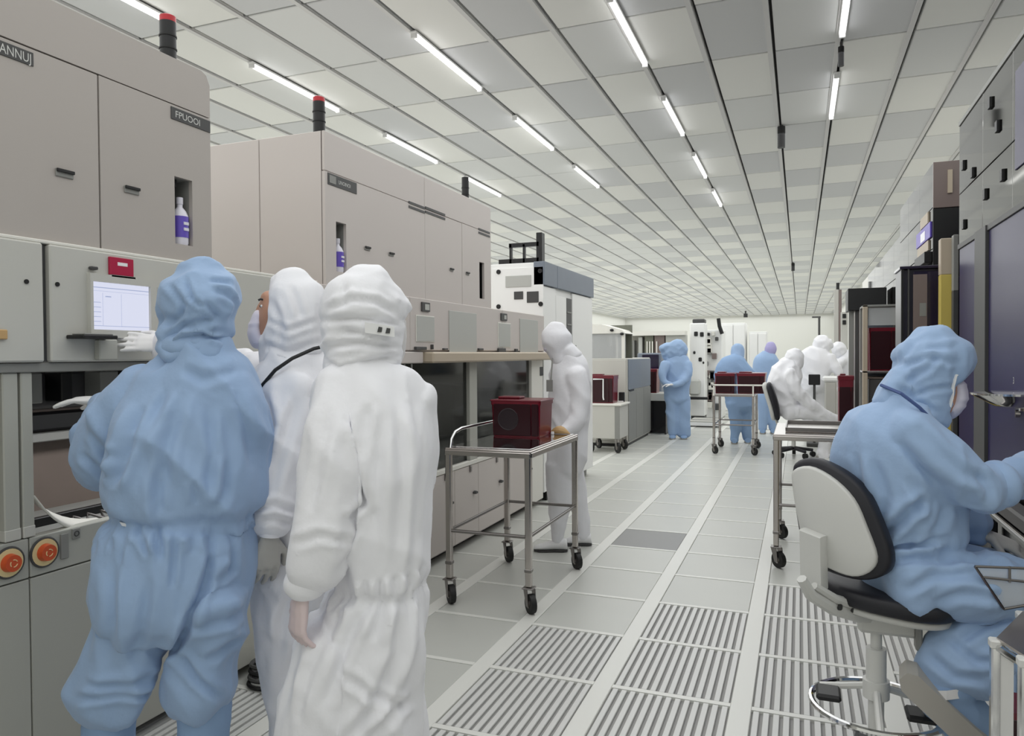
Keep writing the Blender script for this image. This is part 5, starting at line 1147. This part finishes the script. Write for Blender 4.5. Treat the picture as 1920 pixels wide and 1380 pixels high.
for a in ((1575, 1138, 2.385), (1600, 1143, 2.42), (1625, 1148, 2.45)):
    c = J(*a); obj('bolt', MB().cyl(c - f_ * .012, c + f_ * .01, .008, n=10), 'black', arm, True)
sc = J(1664, 1116, 2.52)
def oval(c, a, b, ax, ay, n=36, e=2.6):
    return [c + ax * a * np.sign(math.cos(t)) * abs(math.cos(t)) ** (2 / e) + ay * b * np.sign(math.sin(t)) * abs(math.sin(t)) ** (2 / e) for t in np.linspace(0, 2 * math.pi, n + 1)[:-1]]
tilt = r_ * math.cos(.10) - UP * math.sin(.10); sup = np.cross(tilt, f_); sup *= np.sign(sup[2])
obj('seat_cushion', pad(oval(sc - UP * .015, .212, .215, tilt, f_), sup * .065, .86), 'pad_black', ch, 'all')
obj('seat_shell', pad(oval(sc - UP * .04, .195, .19, tilt, f_), sup * .03, .9), 'shell_grey', ch, 'all')
top = J(1643, 1165, zc); xc, yc_ = top[0], top[1]
obj('tilt_box', MB().box(xc - .06, xc + .12, yc_ - .05, yc_ + .05, top[2] - .03, top[2] + .045, .012), 'shell_grey', ch)
bx('tilt_lever', xc + .11, xc + .13, yc_ - .07, yc_ - .02, top[2] - .06, top[2] + .03, 'mid_grey', ch, .004)
col = obj('column', MB().cyl((xc, yc_, .42), (xc, yc_, top[2] - .09), .032, n=20).cyl((xc, yc_, top[2] - .09), (xc, yc_, top[2] - .03), .018, n=16), 'frame_light', ch, True)
obj('column_base', MB().cyl((xc, yc_, .10), (xc, yc_, .41), .025, n=18), 'frame_light', ch, True)
zr = J(1600, 1352, zc - .1)[2]
ring = obj('foot_ring', MB().torus((xc + .0, yc_, zr), .205, .011, 2, 40, 8), 'chrome', ch, True)
q = MB()
for k in range(3):
    a = 2.6 + k * 2.094; q.path([(xc + .03 * math.cos(a), yc_ + .03 * math.sin(a), zr + .06), (xc + .11 * math.cos(a), yc_ + .11 * math.sin(a), zr + .03), (xc + .2 * math.cos(a), yc_ + .2 * math.sin(a), zr)], .012, 8)
obj('ring_spokes', q, 'frame_light', ring, True)
bx('foot_pedal', xc - .19, xc - .11, yc_ - .06, yc_ + .04, zr + .012, zr + .035, 'black', ring, .008); bx('foot_pedal', xc + .08, xc + .17, yc_ - .12, yc_ - .03, zr + .012, zr + .035, 'black', ring, .008)
obj('ring_hub', MB().cyl((xc, yc_, zr + .03), (xc, yc_, zr + .09), .042, n=20), 'frame_light', ring, True)
for k in range(5):
    a = 2.9 + k * 2 * math.pi / 5; d = np.array([math.cos(a), math.sin(a), 0]); s = np.array([-d[1], d[0], 0]); o_ = np.array([xc, yc_, 0])
    leg = obj('leg', MB().loft([[o_ + d * t + s * w + UP * z for w, z in ((-b, z0), (b, z0), (b * .8, z1), (-b * .8, z1))] for t, b, z0, z1 in ((.0, .035, .09, .17), (.15, .032, .09, .155), (.30, .026, .085, .12))]), 'pad_black', ch)
    c = o_ + d * .29; obj('wheel', MB().cyl(c + s * .022 + UP * .036, c - s * .022 + UP * .036, .036, n=18), 'rubber', leg, True); obj('fork', MB().cyl(c + UP * .05, c + UP * .09, .012, n=8), 'steel_dark', leg)
# ---- seated person in blue, right foreground
p11 = person('person in blue cleanroom suit and mask seated on the lab chair, reaching to the right', 1740, zc)
p11.location = tuple(fpt(1740, zc))
torso = [(1722, 768, 0, 46, .10), (1706, 785, 0, 66, .15), (1692, 815, 0, 94, .19), (1682, 860, 0, 106, .205), (1688, 910, 0, 102, .20), (1700, 960, 0, 92, .185), (1714, 1005, 0, 80, .17), (1722, 1035, 0, 76, .17)]
hips = [(1714, 1025, 0, 74, .18), (1706, 1062, -.01, 80, .205), (1712, 1095, -.01, 72, .205)]
thighN = [(1690, 1076, -.10, 46, .10), (1765, 1092, -.13, 58, .10), (1840, 1098, -.13, 58, .095), (1905, 1104, -.11, 52, .09), (1950, 1112, -.08, 46, .085)]
thighF = [(1715, 1070, .1, 44, .10), (1790, 1068, .12, 44, .095), (1880, 1078, .12, 40, .09), (1960, 1100, .12, 38, .085)]
shinN = [(1948, 1118, -.06, 44, .085), (1915, 1158, -.09, 56, .09), (1860, 1196, -.12, 62, .09), (1812, 1232, -.14, 64, .085), (1782, 1270, -.15, 58, .075), (1778, 1290, -.15, 50, .065)]
shinF = [(1945, 1105, .12, 40, .085), (1940, 1200, .12, 36, .075), (1940, 1330, .12, 32, .07), (1940, 1450, .12, 26, .055)]
armN = [(1700, 800, -.12, 46, .09), (1742, 842, -.15, 52, .09), (1786, 884, -.17, 52, .085), (1824, 908, -.17, 47, .08), (1862, 910, -.15, 42, .07), (1905, 898, -.12, 36, .06), (1945, 884, -.09, 30, .05)]
armF = [(1735, 880, .14, 48, .08), (1780, 940, .17, 44, .075), (1818, 978, .16, 36, .065), (1842, 996, .14, 25, .05)]
f11 = [('diag', .016, 6, 2.0, 71), ('ridge', .009, 12, 3, 72), ('pinch', .012, 0, 0, 0, J(1720, 1018, zc)[2], .02), ('ridge', .008, 30, 4, 5, J(1720, 1005, zc)[2], .05)]
body_of([torso, hips, thighN, thighF, shinN, shinF, armN, armF], zc, p11, 'blue_suit', 1740, .009, f11, 4, creases=[(9, .011, [(1716, 800), (1760, 850), (1800, 885), (1860, 905)]), (8, .009, [(1690, 825), (1722, 870), (1770, 915)]), (9, .020, [(1740, 935), (1705, 952), (1672, 990), (1648, 1012)]), (8, .010, [(1775, 945), (1762, 985), (1735, 1010)]), (8, .008, [(1830, 880), (1850, 920), (1846, 945)]), (8, .009, [(1640, 860), (1665, 930), (1655, 985)]), (8, .008, [(1610, 850), (1620, 940)]), (8, .009, [(1700, 890), (1722, 930), (1712, 965)]),
 (7, .014, [(1662, 1030), (1720, 1022), (1775, 1004)]), (7, .010, [(1650, 1068), (1710, 1048), (1760, 1052)]), (8, .010, [(1690, 1105), (1750, 1080), (1830, 1078)]), (8, .010, [(1750, 1130), (1800, 1112), (1880, 1118)]), (8, .011, [(1905, 1150), (1840, 1180), (1790, 1215)]), (8, .012, [(1740, 1225), (1790, 1268), (1850, 1274)]), (7, .010, [(1770, 1195), (1830, 1240), (1880, 1240)]), (7, .008, [(1780, 1050), (1830, 1050), (1890, 1070)])])
hood = [(1745, 636, 0, 40, .075), (1746, 652, 0, 62, .10), (1747, 678, 0, 67, .115), (1733, 705, 0, 52, .115), (1728, 732, 0, 51, .11), (1722, 758, 0, 51, .11), (1714, 782, 0, 56, .12)]
q = MB(); limb_mb(q, hood, zc); limb_mb(q, [(1760, 660, 0, 40, .10), (1790, 670, 0, 22, .09), (1804, 680, 0, 11, .085)], zc); limb_mb(q, [(1690, 700, 0, 22, .08), (1680, 735, 0, 30, .09), (1678, 760, 0, 34, .10)], zc); limb_mb(q, [(1746, 772, 0, 26, .09), (1762, 780, 0, 14, .07)], zc)
remeshed('hood', q, 'blue_suit', p11, .009, 2, [('diag', .007, 11, 7, 3), ('ridge', .005, 20, 9, 5), ('diag', .005, 10, 22, 8, J(1720, 760, zc)[2], .05)], frame_at(1745, zc), [(5, .007, [(1695, 690), (1740, 672), (1802, 682)]), (5, .006, [(1735, 655), (1795, 652)]), (6, .008, [(1690, 722), (1738, 692), (1765, 660)]), (5, .007, [(1700, 748), (1745, 730), (1790, 722)]), (6, .009, [(1680, 720), (1715, 755), (1760, 775)]), (5, .006, [(1720, 640), (1700, 670)])])
q = MB(); limb_mb(q, [(1776, 690, 0, 16, .07), (1778, 715, 0, 16, .075), (1778, 745, 0, 16, .07), (1772, 770, 0, 14, .06)], zc); limb_mb(q, [(1790, 700, 0, 5, .03), (1797, 716, 0, 6, .022)], zc); remeshed('face', q, 'skin', p11, .006, 2)
c = J(1789, 704, zc - .05); obj('eye', MB().ell(c, (.012, .012, .008), 12, 8), 'black', p11, True)
q = MB(); limb_mb(q, [(1792, 716, 0, 13, .055), (1799, 730, 0, 14, .06), (1799, 746, 0, 15, .06), (1790, 764, 0, 15, .055), (1780, 776, 0, 12, .05)], zc); remeshed('face_mask', q, 'mask', p11, .007, 2, [('ridge', .002, 8, 40, 3)], (r_, f_))
obj('hood_edging', MB().path([J(1814, 692, zc - .03), J(1803, 697, zc - .085), J(1792, 704, zc - .10), J(1787, 724, zc - .095), J(1785, 746, zc - .09), J(1779, 768, zc - .085)], .0055, 6), 'paper', p11, True)
obj('hood_seam', MB().path([J(1652, 722, zc - .04), J(1690, 738, zc - .150), J(1724, 764, zc - .178), J(1752, 792, zc - .165)], .0055, 6), 'blue_trim', p11, True)
q = MB(); limb_mb(q, [(1866, 909, -.15, 45, .075), (1878, 906, -.145, 46, .076)], zc, sub=1); remeshed('sleeve_fold', q, 'blue_suit', p11, .009, 2)
w = J(1950, 884, zc - .08); hand(p11, w, r_ + UP * .15 + f_ * .1, -UP, 1, 'glove', curl=.3)
w = J(1850, 1004, zc + .13); hand(p11, w, r_ * .9 - UP * .35, -UP * .9 + f_ * .2, -1, 'glove_grey', curl=.3, L=.2)
h0, t0 = J(1728, 1272, zc - .15), J(1850, 1392, zc - .15)
q = MB(); limb_mb(q, [(1776, 1276, -.15, 50, .065), (1768, 1300, -.15, 48, .06), (1790, 1328, -.15, 50, .06), (1830, 1372, -.15, 46, .055), (1868, 1412, -.15, 38, .045)], zc); remeshed('boot_cover', q, 'blue_suit_deep', p11, .010, 3, [('diag', .006, 12, 6, 3)], (r_, f_))
poly = [J(x, y, zc - .235) for x, y in ((1686, 1275), (1700, 1262), (1722, 1268), (1775, 1318), (1850, 1385), (1890, 1425), (1880, 1445), (1850, 1432), (1785, 1385), (1710, 1315), (1690, 1295))]
obj('boot_sole', MB().prism(poly, f_ * .12, .98), 'sole', p11)
obj('boot_strap', MB().loft([[J(x, y - 9, z_), J(x, y + 9, z_), J(x, y + 9, z_ + .008), J(x, y - 9, z_ + .008)] for x, y, z_ in ((1745, 1304, zc - .19), (1775, 1304, zc - .218), (1805, 1300, zc - .218), (1840, 1294, zc - .19))]), 'paper', p11)
e = J(1940, 1460, zc + .12); fl = floor_py(1940, zc + .12); obj('boot_leg', MB().path([J(1940, 1420, zc + .12), J(1940, fl - 30, zc + .12)], [.06, .05], 14), 'blue_suit_deep', p11, True)
e = J(1940, fl - 30, zc + .12); e[2] = .004; boot(p11, e - r_ * .07, e + r_ * .2, 'blue_suit_deep')
# wire stand with sheet in front of the knees
zc2 = 2.25
st = thing('wire_stand', 'small steel wire stand holding a clear sheet beside the knees of the seated person', 'stand', J(1890, 1100, zc2))
q = MB()
for a, b in (((1828, 1062), (1935, 1066)), ((1828, 1062), (1882, 1142)), ((1882, 1142), (1940, 1132)), ((1842, 1082), (1935, 1092)), ((1893, 1062), (1893, 1092))): q.path([J(*a, zc2), J(*b, zc2)], .004, 6)
obj('wire_frame', q, 'steel_dark', st)
obj('sheet', MB().prism([J(1830, 1063, zc2 + .004), J(1938, 1067, zc2 + .004), J(1940, 1131, zc2 + .004), J(1882, 1141, zc2 + .004)], f_ * .003), 'clear', st)
q = MB(); q.path([J(1935, 1066, zc2), J(2010, 1070, zc2), np.append(J(2010, 1070, zc2)[:2], 0)], .008, 8); obj('stand_post', q, 'steel_dark', st); b_ = np.append(J(2010, 1070, zc2)[:2], 0); obj('stand_foot', MB().cyl(b_, b_ + UP * .02, .12, n=20), 'steel_dark', st, True)
# steel rack with dark red box in the right lower corner
z3 = 1.95
rk = thing('instrument_rack', 'bright steel framed rack with clear sides in the lower right corner', 'rack', np.append(J(1905, 1300, z3)[:2], 0)); r3_, f3_ = frame_at(1900, z3)
tp = J(1858, 1200, z3)[2]
def postat(p, w, z0, z1, m, par, nm): return bx(nm, p[0] - w, p[0] + w, p[1] - w, p[1] + w, z0, z1, m, par, .004)
a, b = J(1868, 1300, z3), J(1922, 1300, z3 - .12)
c_, d_ = a + f3_ * .28 + r3_ * .06, a + r3_ * .34 + f3_ * .1
for k, p in enumerate((a, b, c_, b + (c_ - a))):
    postat(p, .014, .05, tp, 'chrome', rk, 'upright'); postat(p, .018, 0, .05, 'rubber', rk, 'foot'); postat(p, .017, tp - .02, tp + .004, 'frame_light', rk, 'corner_cap')
for zz in (tp - .015, .35, .08):
    q = MB()
    for u, v in ((a, b), (a, c_), (b, b + (c_ - a)), (c_, b + (c_ - a))): q.path([np.array([u[0], u[1], zz]), np.array([v[0], v[1], zz])], .011, 8)
    obj('rail', q, 'chrome', rk)
q = MB(); poly = [np.array([p[0], p[1], tp]) for p in (a, b, b + (c_ - a), c_)]; obj('top_plate', MB().prism(poly, (0, 0, .008)), 'steel', rk)
e = (b - a); obj('side_panel', MB().prism([np.array([*(a + e * .16)[:2], .1]), np.array([*(a + e * .62)[:2], .1]), np.array([*(a + e * .62)[:2], tp - .03]), np.array([*(a + e * .16)[:2], tp - .03])], f3_ * .006), 'frame_light', rk)
obj('shelf_plate', MB().prism([np.array([p[0], p[1], .36]) for p in (a, b, b + (c_ - a), c_)], (0, 0, .008)), 'steel', rk)
m_ = (a + b + c_ + b + (c_ - a)) / 4
red_box('cassette_box', 'dark red box inside the steel rack of the lower right corner', m_[0] - .06, m_[0] + .06, m_[1] - .06, m_[1] + .08, .37, .6, lid=False)
# bench edge and instrument in front of the seated person (dark machine front)
zb = oX(1880, 1010, .84)
bn = thing('machine_ledge', 'dark ledge of the purple glass machine under the hands of the seated person', 'ledge', (.84, 3.6, .8)); bx('ledge_board', .80, .888, 2.9, 4.25, .80, .83, 'black_gloss', bn, .008); bx('ledge_box', .81, .888, 3.2, 3.9, .835, .9, 'inner_dark', bn, .01); bx('ledge_strip', .80, .81, 3.0, 4.2, .83, .836, 'steel', bn); 
for y in (3.0, 4.15): bx('ledge_bracket', .86, .888, y - .02, y + .02, .0, .80, 'black', bn, .004)
# ---- farther chair with white seated person
zf = 11.0
def far_chair(px, zc, label, zs, bpx, bpy, facing=1):
    b = fpt(px, zc); rr_, ff_ = frame_at(px, zc)
    c = thing('lab_chair', label, 'chair', b, 'lab chairs')
    obj('seat_cushion', pad(oval(b + UP * zs, .23, .22, rr_, ff_, 24), UP * .07, .86), 'pad_black', c, 'all')
    obj('seat_shell', pad(oval(b + UP * (zs - .02), .21, .2, rr_, ff_, 24), UP * .03, .9), 'shell_grey', c, 'all')
    bk = [J(x, y, zc - .30) for x, y in outline(bpx, 24)]; 
    obj('back_cushion', pad([p + rr_ * .03 for p in bk], ff_ * .30, .85), 'pad_black', c, 'all'); obj('back_shell', pad([p - rr_ * .025 + ff_ * .01 for p in bk], ff_ * .28, .85), 'shell_grey', c, 'all')
    obj('back_arm', MB().path([b + UP * (zs - .01), b - rr_ * .2 + UP * (zs), bk[0] + ff_ * .15, J(*bpy, zc) + ff_ * .15], .02, 8), 'shell_grey', c, True)
    obj('column', MB().cyl(b + UP * .1, b + UP * zs, .03, n=12), 'frame_light', c, True)
    for k in range(5):
        a_ = .3 + k * 2 * math.pi / 5; d = np.array([math.cos(a_), math.sin(a_), 0]); l = obj('leg', MB().path([b + UP * .13, b + d * .28 + UP * .1], [.03, .022], 8), 'pad_black', c); w = b + d * .28; s = np.array([-d[1], d[0], 0])
        obj('wheel', MB().cyl(w + s * .025 + UP * .04, w - s * .025 + UP * .04, .04, n=14), 'rubber', l, True)
    return c
far_chair(1488, zf, 'lab chair with black cushions under the white suited sitting person', J(1488, 806, zf)[2], [(1432, 722), (1440, 718), (1448, 735), (1456, 760), (1458, 785), (1450, 788), (1444, 765), (1436, 740)], (1446, 750))
fl = floor_py(1480, zf)
p8 = person('person in white cleanroom suit sitting on the far lab chair, leaning to the right', 1478, zf); rr_, ff_ = frame_at(1478, zf)
body_of([[(1482, 678, 0, 14, .11), (1476, 694, 0, 26, .17), (1470, 720, 0, 30, .19), (1470, 748, 0, 27, .18), (1476, 768, 0, 22, .17)],
         [(1474, 772, -.1, 14, .1), (1505, 772, -.12, 13, .1), (1535, 780, -.12, 12, .09), (1548, 792, -.12, 11, .08)], [(1548, 795, -.12, 11, .08), (1546, 850, -.1, 10, .075), (1542, 900, -.1, 8, .06), (1540, fl - 12, -.1, 7, .05)],
         [(1474, 772, .12, 14, .1), (1510, 770, .14, 13, .1), (1552, 788, .14, 11, .09), (1556, 860, .14, 9, .07), (1556, fl - 16, .14, 7, .05)],
         [(1482, 698, -.18, 11, .08), (1492, 730, -.22, 11, .08), (1512, 752, -.22, 10, .07), (1535, 768, -.2, 8, .06), (1560, 784, -.2, 8, .055), (1580, 788, -.2, 7, .05)]], zf, p8, 'white_suit', 1478, .018, [('diag', .014, 6, 4, 81), ('ridge', .008, 14, 5, 82)])
q = MB(); limb_mb(q, [(1488, 660, 0, 13, .09), (1489, 668, 0, 17, .12), (1490, 678, 0, 16, .12), (1486, 690, 0, 15, .12)], zf); remeshed('hood', q, 'white_suit', p8, .014, 2, [('diag', .01, 10, 8, 3)], (rr_, ff_))
w = J(1584, 788, zf - .2); hand(p8, w, rr_, -UP, 1, 'glove', curl=.25, L=.2)
for x, dz in ((1540, -.1), (1556, .14)):
    e = J(x, fl - 12, zf + dz); e[2] = .004; boot(p8, e - rr_ * .07, e + rr_ * .19, 'shoe')
# work table in front of the sitting person
tt = thing('work_table', 'low pale work table with a wooden tray in front of the white suited sitting person', 'table', fpt(1578, 11.2)); b = fpt(1580, 11.2); z_ = J(1588, 797, 11.3)[2]
bx('tabletop', b[0] - .32, b[0] + .2, b[1] - .2, b[1] + .3, z_ - .03, z_, 'steel', tt, .006)
for x in (b[0] - .28, b[0] + .16):
    for y in (b[1] - .15, b[1] + .25): bx('leg', x - .015, x + .015, y - .015, y + .015, 0, z_ - .03, 'steel_dark', tt)
bx('drawer_box', b[0] - .1, b[0] + .14, b[1] - .1, b[1] + .3, z_ - .22, z_ - .03, 'mid_grey', tt, .006)
# ---- white suited pair farther back on the right
zg = 13.0; fl = floor_py(1535, zg); rr_, ff_ = frame_at(1535, zg)
p9 = person('person in white cleanroom suit bending over the pale stand beside the tall red box', 1535, zg)
body_of([[(1540, 654, 0, 14, .11), (1535, 666, 0, 30, .16), (1532, 685, 0, 30, .18), (1528, 705, 0, 24, .17), (1524, 725, 0, 23, .16)], [(1516, 720, 0, 12, .11), (1516, 770, 0, 10, .09), (1514, fl - 8, 0, 8, .06)], [(1534, 720, .05, 12, .11), (1536, 770, .05, 10, .09), (1536, fl - 8, .05, 8, .06)],
         [(1556, 668, -.12, 10, .08), (1566, 688, -.18, 9, .07), (1574, 700, -.2, 7, .06)], [(1512, 668, .05, 10, .08), (1502, 678, .1, 9, .07), (1492, 682, .1, 7, .06)]], zg, p9, 'white_suit', 1535, .02, [('diag', .014, 6, 4, 91)])
q = MB(); limb_mb(q, [(1540, 634, 0, 12, .09), (1541, 643, 0, 17, .13), (1543, 654, 0, 15, .12)], zg); limb_mb(q, [(1552, 640, 0, 8, .1), (1558, 650, 0, 5, .08)], zg); remeshed('hood', q, 'white_suit', p9, .016, 2, [('diag', .008, 10, 8, 3)], (rr_, ff_))
w = J(1577, 702, zg - .2); hand(p9, w, rr_ - UP * .4, -UP, 1, 'glove', curl=.3, L=.2); w = J(1488, 683, zg + .1); hand(p9, w, -rr_, -UP, -1, 'glove', curl=.3, L=.2)
for x, dz in ((1514, 0), (1536, .05)):
    e = J(x, fl - 6, zg + dz); e[2] = .004; boot(p9, e - ff_ * .08, e + ff_ * .15, 'shoe')
zg2 = 13.6; fl = floor_py(1585, zg2)
p10 = person('person in white cleanroom suit leaning left, partly hidden by the dark cabinet columns', 1585, zg2); rr_, ff_ = frame_at(1585, zg2)
body_of([[(1578, 664, 0, 12, .1), (1584, 672, 0, 20, .15), (1590, 688, 0, 22, .17), (1592, 710, 0, 20, .16), (1592, 735, 0, 20, .16)], [(1585, 730, 0, 11, .1), (1585, fl - 8, 0, 8, .06)], [(1600, 730, 0, 11, .1), (1600, fl - 8, 0, 8, .06)], [(1580, 676, -.1, 8, .07), (1568, 688, -.16, 8, .06), (1562, 690, -.2, 6, .05)]], zg2, p10, 'white_suit', 1585, .022, [('diag', .014, 7, 5, 95)])
q = MB(); limb_mb(q, [(1572, 646, 0, 10, .09), (1573, 654, 0, 13, .12), (1576, 664, 0, 12, .11)], zg2); remeshed('hood', q, 'white_suit', p10, .016, 2, [('diag', .008, 10, 8, 3)], (rr_, ff_))
for x in (1585, 1600):
    e = J(x, fl - 6, zg2); e[2] = .004; boot(p10, e + rr_ * .08, e - rr_ * .15, 'shoe')
ps = thing('pale_stand', 'pale grey instrument stand beside the bending white suited person', 'stand', fpt(1560, 12.6)); b = fpt(1556, 12.6); z_ = J(1556, 716, 12.6)[2]
bx('stand_column', b[0] - .08, b[0] + .1, b[1] - .1, b[1] + .1, .08, z_, 'paint_grey', ps, .02); bx('stand_head', b[0] - .12, b[0] + .16, b[1] - .12, b[1] + .12, z_, z_ + .1, 'paint_white', ps, .03); bx('stand_foot', b[0] - .16, b[0] + .18, b[1] - .16, b[1] + .16, 0, .08, 'dark_grey', ps, .02)
mb_ = thing('monitor', 'small black monitor on a stalk between the white suited people', 'monitor', fpt(1525, 12.0)); b = fpt(1527, 12.2); z0 = J(1527, 722, 12.2)[2]; z1 = J(1527, 702, 12.2)[2]
bx('screen_case', b[0] - .09, b[0] + .09, b[1], b[1] + .06, z0, z1, 'black', mb_, .01); bx('stalk', b[0] - .02, b[0] + .02, b[1] + .02, b[1] + .05, .06, z0, 'dark_grey', mb_); bx('foot', b[0] - .12, b[0] + .12, b[1] - .1, b[1] + .15, 0, .06, 'dark_grey', mb_, .01)
